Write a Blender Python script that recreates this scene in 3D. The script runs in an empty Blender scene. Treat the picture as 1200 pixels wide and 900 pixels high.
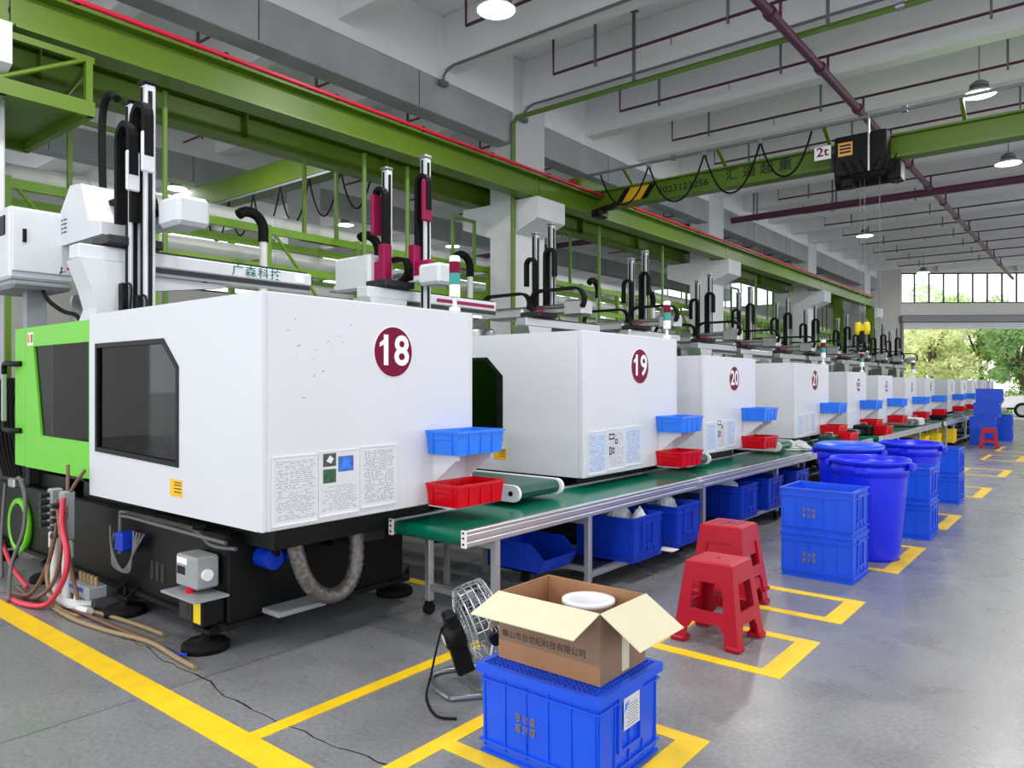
import bpy, math, random
from mathutils import Vector, Matrix
random.seed(7)
C = bpy.context.scene.collection
SC = bpy.context.scene
# ------------------------------------------------------------------ camera
YAW = math.atan(700/865)
cd = bpy.data.cameras.new('camera'); cam = bpy.data.objects.new('camera', cd); C.objects.link(cam)
cd.sensor_width = 36; cd.lens = 36*865/1200; cd.clip_end = 400; cd.clip_start = .05
cam.location = (0, 0, 1.5); cam.rotation_euler = (math.pi/2, 0, YAW)
SC.camera = cam
# ------------------------------------------------------------------ world, exposure
w = bpy.data.worlds.new('world'); SC.world = w; w.use_nodes = True
bg = w.node_tree.nodes['Background']; bg.inputs[0].default_value = (.93, .96, 1, 1); bg.inputs[1].default_value = 1.6
SC.view_settings.view_transform = 'Standard'; SC.view_settings.look = 'None'
SC.view_settings.gamma = 1; SC.view_settings.use_curve_mapping = False
SC.view_settings.exposure = 0.6
LAMP_W = 55
# ------------------------------------------------------------------ materials
def lin(c): return tuple((x/12.92 if x <= .04045 else ((x+.055)/1.055)**2.4) for x in c)
def rgb(r, g, b): return lin((r/255, g/255, b/255))
MATS = {}
def mat(name, col, rough=.5, metal=0, var=0, scale=6, bump=0, spec=.5, emit=0, alpha=None):
    m = bpy.data.materials.new(name); m.use_nodes = True; MATS[name] = m
    nt = m.node_tree; p = nt.nodes['Principled BSDF']
    p.inputs['Base Color'].default_value = (*col, 1); p.inputs['Roughness'].default_value = rough
    p.inputs['Metallic'].default_value = metal; p.inputs['Specular IOR Level'].default_value = spec
    tc = nt.nodes.new('ShaderNodeTexCoord')
    ns = nt.nodes.new('ShaderNodeTexNoise'); ns.inputs['Scale'].default_value = scale; ns.inputs['Detail'].default_value = 4
    nt.links.new(tc.outputs['Object'], ns.inputs['Vector'])
    rp = nt.nodes.new('ShaderNodeMapRange'); rp.inputs[1].default_value = .3; rp.inputs[2].default_value = .7
    rp.inputs[3].default_value = 1-(var or .03); rp.inputs[4].default_value = 1+(var or .03)*.6
    nt.links.new(ns.outputs[0], rp.inputs[0])
    mx = nt.nodes.new('ShaderNodeVectorMath'); mx.operation = 'SCALE'; mx.inputs[0].default_value = col
    nt.links.new(rp.outputs[0], mx.inputs['Scale']); nt.links.new(mx.outputs[0], p.inputs['Base Color'])
    if bump:
        b = nt.nodes.new('ShaderNodeBump'); b.inputs['Strength'].default_value = bump; b.inputs['Distance'].default_value = .01
        nt.links.new(ns.outputs[0], b.inputs['Height']); nt.links.new(b.outputs[0], p.inputs['Normal'])
    if emit:
        p.inputs['Emission Color'].default_value = (*col, 1); p.inputs['Emission Strength'].default_value = emit
    return m
mat('white', rgb(214, 216, 222), .38, var=.02, scale=2)
mat('robot_white', rgb(218, 221, 227), .35)
mat('grey_paint', rgb(150, 154, 158), .45)
mat('lime', rgb(108, 205, 38), .38)
mat('rail_green', rgb(90, 122, 12), .42, var=.08, scale=1.5)
mat('rack_green', rgb(112, 158, 24), .42, var=.06)
mat('pipe_green', rgb(96, 132, 46), .45)
mat('red_bar', rgb(222, 30, 62), .4)
mat('purple', rgb(98, 48, 76), .4)
mat('concrete_white', rgb(246, 246, 247), .8, var=.04, scale=.6)
mat('concrete_grey', rgb(176, 180, 183), .85, var=.16, scale=1.3, bump=.15)
mat('column_white', rgb(222, 224, 227), .8, var=.03)
mat('wall_white', rgb(226, 224, 219), .8, var=.03)
mat('black', (.006, .0065, .007), .45, spec=.2)
mat('blackgreen', (.0035, .0045, .004), .4, spec=.18)
mat('rubber', (.007, .007, .0075), .7, spec=.15)
mat('steel', rgb(175, 178, 182), .32, .85)
mat('alu', rgb(188, 188, 192), .36, .75)
mat('galv', rgb(130, 133, 136), .5, .5)
mat('dark_metal', (.03, .03, .034), .45, .2, spec=.3)
mat('belt', rgb(0, 104, 78), .22, var=.08, scale=3)
mat('belt_dark', rgb(20, 74, 66), .35)
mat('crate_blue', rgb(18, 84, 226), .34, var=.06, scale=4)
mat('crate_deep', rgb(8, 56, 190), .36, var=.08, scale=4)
mat('tray_blue', rgb(40, 128, 250), .3)
mat('bin_blue', rgb(12, 34, 226), .3, var=.05)
mat('red', rgb(205, 10, 36), .34, spec=.3)
mat('tray_red', rgb(212, 4, 26), .3, spec=.3)
mat('stool_red', rgb(172, 4, 36), .4, spec=.3)
mat('maroon', rgb(118, 6, 52), .5, spec=.15)
mat('magenta', rgb(150, 14, 74), .45, spec=.25)
mat('teal', rgb(20, 150, 140), .3)
mat('print_white', rgb(245, 245, 247), .5)
mat('ink', (.012, .012, .014), .6)
mat('ink_blue', rgb(60, 72, 96), .6)
mat('ink_green', rgb(40, 110, 100), .6)
mat('yellow_label', rgb(246, 190, 20), .5)
mat('yellow_crate', rgb(236, 206, 10), .4)
mat('yellow_paint', rgb(246, 202, 12), .5, var=.10, scale=9)
mat('cardboard', rgb(168, 124, 88), .8, var=.05, scale=5)
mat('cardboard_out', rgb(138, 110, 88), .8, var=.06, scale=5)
mat('cardboard_pale', rgb(208, 203, 174), .8, var=.03)
mat('plastic_white', rgb(226, 226, 229), .4)
mat('bag', rgb(205, 207, 210), .32, bump=.5, scale=14, var=.1)
mat('hose_brown', rgb(118, 84, 68), .45)
mat('hose_red', rgb(214, 52, 78), .4)
mat('hose_grey', rgb(92, 92, 92), .5)
mat('hose_tan', rgb(150, 128, 92), .5)
mat('pvc', rgb(222, 224, 222), .4)
mat('foil', rgb(120, 116, 112), .4, .4, var=.5, scale=30, bump=.9)
mat('orange_label', rgb(240, 176, 80), .5)
mat('bark', rgb(98, 82, 68), .9)
mat('asphalt', rgb(205, 205, 203), .85, var=.05, scale=.5)
mat('car_white', rgb(238, 238, 240), .2)
mat('photo_green', rgb(44, 92, 58), .5, var=.5, scale=60)
mat('photo_dark', rgb(70, 76, 74), .5, var=.5, scale=60)
mat('photo_blue', rgb(60, 110, 190), .5, var=.4, scale=40)
mat('sheet_blue', rgb(196, 212, 240), .5, var=.15, scale=25)

def floor_mat():
    m = mat('floor_concrete', rgb(130, 131, 133), .32, var=.1, scale=.8)
    nt = m.node_tree; p = nt.nodes['Principled BSDF']; tc = nt.nodes['Texture Coordinate']
    n2 = nt.nodes.new('ShaderNodeTexNoise'); n2.inputs['Scale'].default_value = 45; n2.inputs['Detail'].default_value = 6
    n3 = nt.nodes.new('ShaderNodeTexNoise'); n3.inputs['Scale'].default_value = 2.2; n3.inputs['Detail'].default_value = 5; n3.inputs['Distortion'].default_value = .3; n3.inputs['Roughness'].default_value = .62
    for n in (n2, n3): nt.links.new(tc.outputs['Object'], n.inputs['Vector'])
    old = p.inputs['Base Color'].links[0].from_socket
    def mr(n, lo, hi, a, b):
        r = nt.nodes.new('ShaderNodeMapRange'); r.inputs[1].default_value = lo; r.inputs[2].default_value = hi
        r.inputs[3].default_value = a; r.inputs[4].default_value = b; nt.links.new(n.outputs[0], r.inputs[0]); return r
    a = mr(n2, .35, .65, .84, 1.13); b = mr(n3, .25, .75, .86, 1.1)
    mu = nt.nodes.new('ShaderNodeMath'); mu.operation = 'MULTIPLY'; nt.links.new(a.outputs[0], mu.inputs[0]); nt.links.new(b.outputs[0], mu.inputs[1])
    sc = nt.nodes.new('ShaderNodeVectorMath'); sc.operation = 'SCALE'; nt.links.new(old, sc.inputs[0]); nt.links.new(mu.outputs[0], sc.inputs['Scale'])
    nt.links.new(sc.outputs[0], p.inputs['Base Color'])
    r = mr(n3, .25, .75, .22, .36); nt.links.new(r.outputs[0], p.inputs['Roughness'])
    bp = nt.nodes.new('ShaderNodeBump'); bp.inputs['Strength'].default_value = .12; bp.inputs['Distance'].default_value = .004
    nt.links.new(n2.outputs[0], bp.inputs['Height']); nt.links.new(bp.outputs[0], p.inputs['Normal'])
floor_mat()
def glass_mat(name, tint, fac):
    m = bpy.data.materials.new(name); m.use_nodes = True; MATS[name] = m; nt = m.node_tree
    nt.nodes.remove(nt.nodes['Principled BSDF']); out = nt.nodes['Material Output']
    t = nt.nodes.new('ShaderNodeBsdfTransparent'); t.inputs[0].default_value = (*tint, 1)
    g = nt.nodes.new('ShaderNodeBsdfGlossy'); g.inputs['Roughness'].default_value = .03
    fr = nt.nodes.new('ShaderNodeLayerWeight'); fr.inputs[0].default_value = .5
    pw = nt.nodes.new('ShaderNodeMath'); pw.operation = 'POWER'; pw.inputs[1].default_value = 5; nt.links.new(fr.outputs['Facing'], pw.inputs[0])
    ad = nt.nodes.new('ShaderNodeMath'); ad.operation = 'MULTIPLY_ADD'; ad.inputs[1].default_value = .9*fac; ad.inputs[2].default_value = .04*fac; nt.links.new(pw.outputs[0], ad.inputs[0])
    mx = nt.nodes.new('ShaderNodeMixShader'); nt.links.new(ad.outputs[0], mx.inputs[0])
    nt.links.new(t.outputs[0], mx.inputs[1]); nt.links.new(g.outputs[0], mx.inputs[2]); nt.links.new(mx.outputs[0], out.inputs[0])
glass_mat('glass_dark', (.07, .08, .08), .9)
glass_mat('glass_clear', (.93, .96, .96), .8)
glass_mat('acrylic', (.92, .94, .97), 1.0)
mat('sheet_plain', rgb(214, 215, 220), .45)
mat('ink_pale', rgb(150, 152, 160), .5)
def leaf_mat(name, col):
    m = bpy.data.materials.new(name); m.use_nodes = True; MATS[name] = m; nt = m.node_tree
    nt.nodes.remove(nt.nodes['Principled BSDF']); out = nt.nodes['Material Output']
    oi = nt.nodes.new('ShaderNodeTexCoord'); n = nt.nodes.new('ShaderNodeTexNoise'); n.inputs['Scale'].default_value = 1.6; nt.links.new(oi.outputs['Object'], n.inputs[0])
    r = nt.nodes.new('ShaderNodeMapRange'); r.inputs[1].default_value = .3; r.inputs[2].default_value = .7; r.inputs[3].default_value = .65; r.inputs[4].default_value = 1.3; nt.links.new(n.outputs[0], r.inputs[0])
    s = nt.nodes.new('ShaderNodeVectorMath'); s.operation = 'SCALE'; s.inputs[0].default_value = col; nt.links.new(r.outputs[0], s.inputs['Scale'])
    d = nt.nodes.new('ShaderNodeBsdfDiffuse'); t = nt.nodes.new('ShaderNodeBsdfTranslucent')
    nt.links.new(s.outputs[0], d.inputs[0]); nt.links.new(s.outputs[0], t.inputs[0])
    mx = nt.nodes.new('ShaderNodeMixShader'); mx.inputs[0].default_value = .5
    nt.links.new(d.outputs[0], mx.inputs[1]); nt.links.new(t.outputs[0], mx.inputs[2]); nt.links.new(mx.outputs[0], out.inputs[0])
leaf_mat('leaf_pale', rgb(232, 236, 186)); leaf_mat('leaf_mid', rgb(206, 224, 160)); leaf_mat('leaf_dark', rgb(160, 192, 132))
mat('lamp_glow', (1, 1, 1), .5, emit=14)

# ------------------------------------------------------------------ mesh helpers
class MB:
    def __init__(s): s.v = []; s.f = []; s.sm = []
    def add(s, vs, fs, smooth=False):
        n = len(s.v); s.v += [Vector(p) for p in vs]
        for f in fs: s.f.append([i+n for i in f]); s.sm.append(smooth)
        return s
    def box(s, a, b):
        x0, x1 = sorted((a[0], b[0])); y0, y1 = sorted((a[1], b[1])); z0, z1 = sorted((a[2], b[2]))
        return s.add([(x0,y0,z0),(x1,y0,z0),(x1,y1,z0),(x0,y1,z0),(x0,y0,z1),(x1,y0,z1),(x1,y1,z1),(x0,y1,z1)],
                     [(0,3,2,1),(4,5,6,7),(0,1,5,4),(1,2,6,5),(2,3,7,6),(3,0,4,7)])
    def cbox(s, a, b, c=.01):
        x0, x1 = sorted((a[0], b[0])); y0, y1 = sorted((a[1], b[1])); z0, z1 = sorted((a[2], b[2]))
        c = min(c, (x1-x0)/2.1, (y1-y0)/2.1, (z1-z0)/2.1); vs = []; idx = {}
        X = (x0, x1); Y = (y0, y1); Z = (z0, z1)
        for i in (0,1):
            for j in (0,1):
                for k in (0,1):
                    sx, sy, sz = (1-2*i)*c, (1-2*j)*c, (1-2*k)*c
                    idx[i,j,k] = len(vs)
                    vs += [(X[i], Y[j]+sy, Z[k]+sz), (X[i]+sx, Y[j], Z[k]+sz), (X[i]+sx, Y[j]+sy, Z[k])]
        I = lambda i,j,k,a: idx[i,j,k]+a
        fs = []
        for i in (0,1):
            q = [I(i,0,0,0), I(i,1,0,0), I(i,1,1,0), I(i,0,1,0)]; fs.append(q if i else q[::-1])
            q = [I(0,i,0,1), I(1,i,0,1), I(1,i,1,1), I(0,i,1,1)]; fs.append(q[::-1] if i else q)
            q = [I(0,0,i,2), I(1,0,i,2), I(1,1,i,2), I(0,1,i,2)]; fs.append(q if i else q[::-1])
        for p in (0,1):
            for q in (0,1):
                e = [I(p,q,0,0), I(p,q,0,1), I(p,q,1,1), I(p,q,1,0)]; fs.append(e if (p==q) else e[::-1])
                e = [I(p,0,q,0), I(p,0,q,2), I(p,1,q,2), I(p,1,q,0)]; fs.append(e[::-1] if (p==q) else e)
                e = [I(0,p,q,1), I(0,p,q,2), I(1,p,q,2), I(1,p,q,1)]; fs.append(e if (p==q) else e[::-1])
                for r in (0,1):
                    t = [I(p,q,r,0), I(p,q,r,1), I(p,q,r,2)]; fs.append(t if (p+q+r) % 2 else t[::-1])
        return s.add(vs, fs)
    def cyl(s, p0, p1, r0, r1=None, n=12, caps=True):
        p0 = Vector(p0); p1 = Vector(p1); r1 = r0 if r1 is None else r1
        d = (p1-p0).normalized(); a = d.orthogonal().normalized(); b = d.cross(a)
        ring = [a*math.cos(2*math.pi*i/n)+b*math.sin(2*math.pi*i/n) for i in range(n)]
        A = [p0+q*r0 for q in ring]; B = [p1+q*r1 for q in ring]
        s.add(A+B, [(i,(i+1)%n,n+(i+1)%n,n+i) for i in range(n)], True)
        if caps: s.add(A, [tuple(range(n))[::-1]]); s.add(B, [tuple(range(n))])
        return s
    def tube(s, pts, r, n=8, closed=False, caps=True, flat=None):
        P = [Vector(p) for p in pts]; m = len(P); rings = []; a = None
        for i in range(m):
            if closed: t = P[(i+1)%m]-P[i-1]
            else: t = P[min(i+1,m-1)]-P[max(i-1,0)]
            t.normalize()
            if a is None:
                a = t.orthogonal().normalized() if flat is None else Vector(flat).normalized()
            a = (a-t*a.dot(t))
            a = a.normalized() if a.length > 1e-6 else t.orthogonal().normalized()
            b = t.cross(a)
            if flat is not None: ra, rb = r if isinstance(r, tuple) else (r, r)
            else: ra = rb = (r[i] if isinstance(r, list) else r)
            off = math.pi/n if n == 4 else 0; k = 1.414 if n == 4 else 1
            rings.append([P[i]+a*ra*k*math.cos(2*math.pi*j/n+off)+b*rb*k*math.sin(2*math.pi*j/n+off) for j in range(n)])
        vs = [v for R in rings for v in R]; fs = []
        for i in range(m if closed else m-1):
            i2 = (i+1) % m
            for j in range(n): fs.append((i*n+j, i*n+(j+1)%n, i2*n+(j+1)%n, i2*n+j))
        s.add(vs, fs, n > 4)
        if caps and not closed: s.add(rings[0], [tuple(range(n))[::-1]]); s.add(rings[-1], [tuple(range(n))])
        return s
    def lathe(s, prof, c=(0,0,0), n=24, ax='z', sx=1, sy=1):
        m = len(prof); vs = []; c = Vector(c)
        for (r, h) in prof:
            for j in range(n):
                x, y = r*math.cos(2*math.pi*j/n)*sx, r*math.sin(2*math.pi*j/n)*sy
                vs.append(c+Vector({'z':(x,y,h),'x':(h,x,y),'y':(y,h,x)}[ax]))
        return s.add(vs, [(i*n+j, i*n+(j+1)%n, (i+1)*n+(j+1)%n, (i+1)*n+j) for i in range(m-1) for j in range(n)], True)
    def prism(s, poly, ax, lo, hi):
        f = {'x':lambda p,h:(h,p[0],p[1]), 'y':lambda p,h:(p[0],h,p[1]), 'z':lambda p,h:(p[0],p[1],h)}[ax]
        n = len(poly); vs = [f(p,lo) for p in poly]+[f(p,hi) for p in poly]
        return s.add(vs, [tuple(range(n))[::-1], tuple(range(n,2*n))]+[(i,(i+1)%n,n+(i+1)%n,n+i) for i in range(n)])
    def ring(s, outer, inner, ax, lo, hi):
        # frame between two polygons of equal length
        f = {'x':lambda p,h:(h,p[0],p[1]), 'y':lambda p,h:(p[0],h,p[1]), 'z':lambda p,h:(p[0],p[1],h)}[ax]
        n = len(outer); vs = [f(p,lo) for p in outer]+[f(p,lo) for p in inner]+[f(p,hi) for p in outer]+[f(p,hi) for p in inner]; fs = []
        for i in range(n):
            j = (i+1)%n
            fs += [(i,j,n+j,n+i), (2*n+i,3*n+i,3*n+j,2*n+j), (i,2*n+i,2*n+j,j), (n+i,n+j,3*n+j,3*n+i)]
        return s.add(vs, fs)
    def xf(s, M, start=0):
        for i in range(start, len(s.v)): s.v[i] = M @ s.v[i]
        return s
    def build(s, name, m, parent=None, loc=None):
        o0 = Vector((0,0,0)); r = parent
        while r is not None: o0 = o0+r.location; r = r.parent
        if parent is None and loc is not None: o0 = Vector(loc)
        me = bpy.data.meshes.new(name); me.from_pydata([tuple(v-o0) for v in s.v], [], s.f); me.update()
        me.polygons.foreach_set('use_smooth', s.sm)
        me.materials.append(MATS[m])
        o = bpy.data.objects.new(name, me); C.objects.link(o)
        if parent is not None: o.parent = parent
        elif loc is not None: o.location = loc
        return o
def fixn(o):
    import bmesh
    b = bmesh.new(); b.from_mesh(o.data); bmesh.ops.recalc_face_normals(b, faces=b.faces); b.to_mesh(o.data); b.free(); return o
def tag(o, label=None, cat=None, group=None, kind=None):
    if label: o['label'] = label
    if cat: o['category'] = cat
    if group: o['group'] = group
    if kind: o['kind'] = kind
    return o
def thing(name, loc, label, cat, group=None, rz=0):
    o = bpy.data.objects.new(name, None); C.objects.link(o); o.location = loc; o.rotation_euler.z = rz; o.empty_display_size = .1
    return tag(o, label, cat, group)
def dup(o, loc=None, rz=None, label=None, parent=None):
    c = o.copy(); C.objects.link(c); c.parent = parent
    if loc is not None: c.location = loc
    if rz is not None: c.rotation_euler.z = rz
    if label: c['label'] = label
    for ch in list(o.children): dup(ch, parent=c)
    return c
def one(name, m, f, parent=None, loc=None, **k):
    b = MB(); f(b); o = b.build(name, m, parent, loc); 
    return tag(o, **k) if k else o
TXT = {}
def text(name, body, size, org, right, up, m, parent, depth=.003, wide=1.0, bold=0):
    key = (body, bold)
    if key not in TXT:
        cu = bpy.data.curves.new('t', 'FONT'); cu.body = body; cu.align_x = 'CENTER'; cu.align_y = 'CENTER'; cu.resolution_u = 3; cu.offset = bold
        ob = bpy.data.objects.new('t', cu); C.objects.link(ob); bpy.context.view_layer.update()
        me = bpy.data.meshes.new_from_object(ob.evaluated_get(bpy.context.evaluated_depsgraph_get()))
        TXT[key] = ([v.co.copy() for v in me.vertices], [list(p.vertices) for p in me.polygons])
        bpy.data.objects.remove(ob); bpy.data.curves.remove(cu); bpy.data.meshes.remove(me)
    vs, fs = TXT[key]; R = Vector(right); U = Vector(up); N = R.cross(U); O = Vector(org)
    b = MB(); b.add([O+R*v.x*size*wide+U*v.y*size+N*depth for v in vs], fs)
    return b.build(name, m, parent)
RX, UP, RY = (1,0,0), (0,0,1), (0,1,0)
def arc(c, r, a0, a1, n, e1, e2):
    c = Vector(c); e1 = Vector(e1); e2 = Vector(e2)
    return [c+e1*r*math.cos(a0+(a1-a0)*i/n)+e2*r*math.sin(a0+(a1-a0)*i/n) for i in range(n+1)]
def smooth(pts, n=6):
    P = [Vector(p) for p in pts]; out = []
    for i in range(len(P)-1):
        a = P[max(i-1,0)]; b = P[i]; c = P[i+1]; d = P[min(i+2,len(P)-1)]
        for k in range(n):
            t = k/n; out.append(.5*((2*b)+(c-a)*t+(2*a-5*b+4*c-d)*t*t+(3*b-a-3*c+d)*t**3))
    return out+[P[-1]]

# ================================================================== STRUCTURE
ordn = ['first','second','third','fourth','fifth','sixth','seventh','eighth','ninth','tenth','eleventh','twelfth','thirteenth','fourteenth','fifteenth','sixteenth']
S = 'structure'
WY = 35.5; XD = -7.03; XR = -.6; SKEW = math.radians(37); TS = math.tan(SKEW)
OUTL = [(-22,-6),(12,-6),(12,WY+(12-XD)*TS+.1),(XD,WY+.1),(-22,WY+.1)]
SLAB, SOF = 7.15, 6.35
ground = one('ground_outside', 'asphalt', lambda b: b.box((-140,-60,-.4), (140,160,-.11)), kind=S, label='pale paved yard outside the roller door', cat='ground')
floor = one('floor', 'floor_concrete', lambda b: b.prism(OUTL, 'z', -.11, 0), kind=S, label='polished grey concrete factory floor', cat='floor')
def line(x0, x1, y0, y1): one('yellow_line', 'yellow_paint', lambda b: b.box((x0,y0,.0), (x1,y1,.0025)), floor)
line(-9, -2.2, 1.62, 1.755)
line(-2.87, -2.79, 1.755, 3.9)
line(-9, -2.95, 3.86, 3.94)
line(-2.21, -2.13, 1.755, 2.18); line(-2.21, -2.13, 2.26, 2.85)
for x0, y0, y1, dx in ((-2.21,2.18,2.93,0), (-2.1,3.77,4.45,0), (-2.1,4.87,5.47,0), (-2.0,6.45,7.62,0), (-2.0,8.7,9.75,0), (-2.0,11.4,12.6,0), (-2.0,14.2,15.4,0), (-2.0,17.2,18.6,0), (-2.0,19.6,21.2,0)):
    t = .08
    line(x0, -1.42, y0, y0+t); line(x0, -1.42, y1-t, y1); line(-1.42, -1.30, y0, y1)
    if y0 > 3: line(x0, x0+t, y0+t, y1-t)
def crack(b):
    x = -6.0; y = 2.02; P = []
    for i in range(60):
        P.append((x, y)); x += .075; y += random.uniform(-.022, .026)
    for i in range(len(P)-1):
        wd = random.uniform(.003, .009)
        b.add([(P[i][0],P[i][1],.0012),(P[i+1][0],P[i+1][1],.0012),(P[i+1][0],P[i+1][1]+wd,.0012),(P[i][0],P[i][1]+wd,.0012)], [(0,1,2,3)])
one('floor_crack', 'rubber', crack, floor)
for (a, c) in (((-3.6,-6),(-3.594,1.6)), ((-3.6,1.76),(-3.594,3.8)), ((-1.25,10.3),(12,10.306)), ((-1.25,14.3),(12,14.306)), ((-1.25,18.3),(12,18.306))):
    one('floor_joint', 'hose_grey', lambda b: b.box((a[0],a[1],0), (c[0],c[1],.0012)), floor)

ceiling = one('ceiling', 'concrete_white', lambda b: b.prism(OUTL, 'z', SLAB, SLAB+.2), kind=S, label='white painted concrete ceiling slab with deep cross beams', cat='ceiling')
for k in range(-8, 19):
    y = 10.3+2*k; xs0 = -22 if y < WY else XD+(y-WY)/TS+.25
    one('ceiling_beam', 'concrete_white', lambda b: b.cbox((xs0,y-.15,SOF), (12,y+.15,SLAB), .012), ceiling)
def girder(x0, x1, n):
    g = one('trim_%d' % n, 'concrete_grey', lambda b: b.cbox((x0,-6,5.64), (x1,35.5,6.18), .012), kind=S)
    tag(g, ['long ceiling girder above the machine row, bare grey below', 'ceiling girder of the neighbouring bay, bare grey below'][n-1], 'girder')
    one('girder_painted_face', 'concrete_white', lambda b: b.box((x0-.015,-6,6.18), (x1+.015,35.5,SLAB)), g)
    y = -3
    while y < 35: one('formwork_joint', 'rubber', lambda b: b.box((x1,y,5.66), (x1+.002,y+.012,6.17)), g); y += 2.67
girder(-8.35, -8.0, 1); girder(-15.0, -14.65, 2)
for i, y in enumerate((1.47, 9.9, 17.9, 25.9, 33.4)):
    o = one('column', 'column_white', lambda b: b.cbox((-8.52,y,0), (-7.97,y+.9,SLAB), .015), kind=S)
    tag(o, 'white concrete column with crane corbels, ' + ['at the left edge behind machine eighteen','behind machine nineteen, nearest the crane','second one beyond the crane bridge','third one beyond the crane bridge','farthest one at the end wall'][i], 'column')
    one('corbel', 'column_white', lambda b: b.prism([(-9.16,4.66),(-9.16,4.3),(-8.52,4.08),(-8.0,4.08),(-7.46,4.3),(-7.46,4.66)][::-1], 'y', y-.002, y+.8), o)
for i, y in enumerate((1.47, 9.9, 17.9, 25.9, 33.4)):
    tag(one('column', 'column_white', lambda b: b.cbox((-15.1,y,0), (-14.6,y+.9,SLAB), .015), kind=S),
        'white column in the neighbouring bay, ' + ['first','second','third','fourth','fifth'][i]+' along its girder', 'column')
# far wall with shutter door and window band
ww = MB()
for a, c in (((-22,0),(-21.4,SLAB)), ((-21.4,0),(-12.6,5.3)), ((-21.4,6.6),(-12.6,SLAB)), ((-12.6,0),(XD,SLAB))):
    ww.box((a[0],WY,a[1]), (c[0],WY+.25,c[1]))
wall = ww.build('wall_far', 'wall_white', None, (-10,WY,0)); tag(wall, 'white end wall of the neighbouring bay left of the gateway', 'wall', kind=S)
ww = MB()
for a, c in (((XD,4.05),(XR,5.0)), ((XD,6.32),(XR,SLAB)), ((XR,0),(17,SLAB))): ww.box((a[0],WY,a[1]), (c[0],WY+.25,c[1]))
wall = ww.build('wall_gate', 'wall_white', None, (XD,WY,0)); tag(wall, 'white end wall holding the window band and roller door', 'wall', kind=S); wall.rotation_euler.z = SKEW
def window(n, x0, x1, z0, z1, step, label, rz=0):
    f = one('window_%d' % n, 'dark_metal', lambda b: b.ring([(x0,z0),(x1,z0),(x1,z1),(x0,z1)], [(x0+.05,z0+.05),(x1-.05,z0+.05),(x1-.05,z1-.05),(x0+.05,z1-.05)], 'y', WY+.06, WY+.12), None, (x0,WY,0), kind=S)
    tag(f, label, 'window'); fixn(f); x = x0; f.rotation_euler.z = rz
    while x < x1-.1:
        xe = min(x+step, x1)
        one('mullion', 'dark_metal', lambda b: b.box((x-.025,WY+.06,z0+.05), (x+.025,WY+.12,z1-.05)), f) if x > x0 else None
        one('pane', 'glass_clear', lambda b: b.box((x+.03,WY+.085,z0+.05), (xe-.03,WY+.093,z1-.05)), f)
        x = xe
window(1, XD, XR, 5.0, 6.32, .62, 'band of clear window panes above the roller door', SKEW)
window(2, -21.4, -12.6, 5.3, 6.6, .8, 'high window band on the end wall of the neighbouring bay')
door = thing('door_1', (XD,WY,0), 'raised grey roller shutter over the open gateway', 'door', None, SKEW); door['kind'] = S
one('shutter_box', 'galv', lambda b: b.cbox((XD-.1,WY-.32,4.15), (XR+.1,WY-.01,4.46), .03), door)
for i in range(5): one('shutter_slat', 'alu', lambda b: b.cbox((XD,WY-.2,3.86+.058*i), (XR,WY-.15,3.912+.058*i), .012), door)
for x in (XD-.08, XR): one('guide_rail', 'galv', lambda b: b.box((x,WY-.26,0), (x+.08,WY-.12,4.16)), door)
wl = MB()
for a, c in (((-6,0),(35.5,4.4)), ((-6,6.2),(35.5,SLAB))): wl.box((-22.2,a[0],a[1]), (-22,c[0],c[1]))
for i in range(11): wl.box((-22.2,-6+4*i,4.4), (-22,-5.2+4*i,6.2))
tag(wl.build('wall_left', 'wall_white', None, (-22.1,15,0)), 'distant side wall of the neighbouring bay', 'wall', kind=S)
for i in range(10):
    y0 = -5.2+4*i
    o = one('window_%d' % (i+3), 'dark_metal', lambda b: b.ring([(y0,4.4),(y0+3.2,4.4),(y0+3.2,6.2),(y0,6.2)], [(y0+.06,4.46),(y0+3.14,4.46),(y0+3.14,6.14),(y0+.06,6.14)], 'x', -22.13, -22.07), None, (-22.1,y0+1.6,4.4), kind=S)
    tag(o, 'side wall window of the neighbouring bay, %s from the near end' % ordn[i], 'window'); fixn(o)
    one('pane', 'glass_clear', lambda b: b.box((-22.104,y0+.06,4.46), (-22.096,y0+3.14,6.14)), o)

# ================================================================== CRANES
def ibeam(b, ax, a0, a1, c, z0, z1, fw, web=.02, fl=.03):
    if ax == 'y':
        b.box((c-fw/2,a0,z0), (c+fw/2,a1,z0+fl)); b.box((c-fw/2,a0,z1-fl), (c+fw/2,a1,z1)); b.box((c-web,a0,z0+fl), (c+web,a1,z1-fl))
    else:
        b.box((a0,c-fw/2,z0), (a1,c+fw/2,z0+fl)); b.box((a0,c-fw/2,z1-fl), (a1,c+fw/2,z1)); b.box((a0,c-web,z0+fl), (a1,c+web,z1-fl))
def runway(x, lab, red):
    t = thing('crane_runway', (x,15,4.67), lab, 'crane rail')
    for y0, y1 in ((-4,2.3), (2.32,10.2), (10.22,18.2), (18.22,26.2), (26.22,33.0)):
        one('rail_beam', 'rail_green', lambda b: ibeam(b, 'y', y0, y1, x, 4.67, 5.06, .3, .015), t)
        yy = y0+.6
        while yy < y1-.3:
            one('stiffener', 'rail_green', lambda b: b.box((x-.02,yy,4.7), (x+.13,yy+.012,5.03)), t) if not red else None
            yy += 2.4
    one('crane_rail', 'dark_metal', lambda b: b.box((x-.03,-4,5.06), (x+.03,33,5.1)), t)
    if red:
        one('conductor_bar', 'red_bar', lambda b: b.cbox((x+.13,-4,5.07), (x+.18,33,5.115), .01), t, label='red conductor bar')
        y = -3.2
        while y < 33: one('bar_clamp', 'black', lambda b: b.cbox((x+.1,y,5.06), (x+.165,y+.05,5.14), .01), t); y += 1.5
    return t
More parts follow.
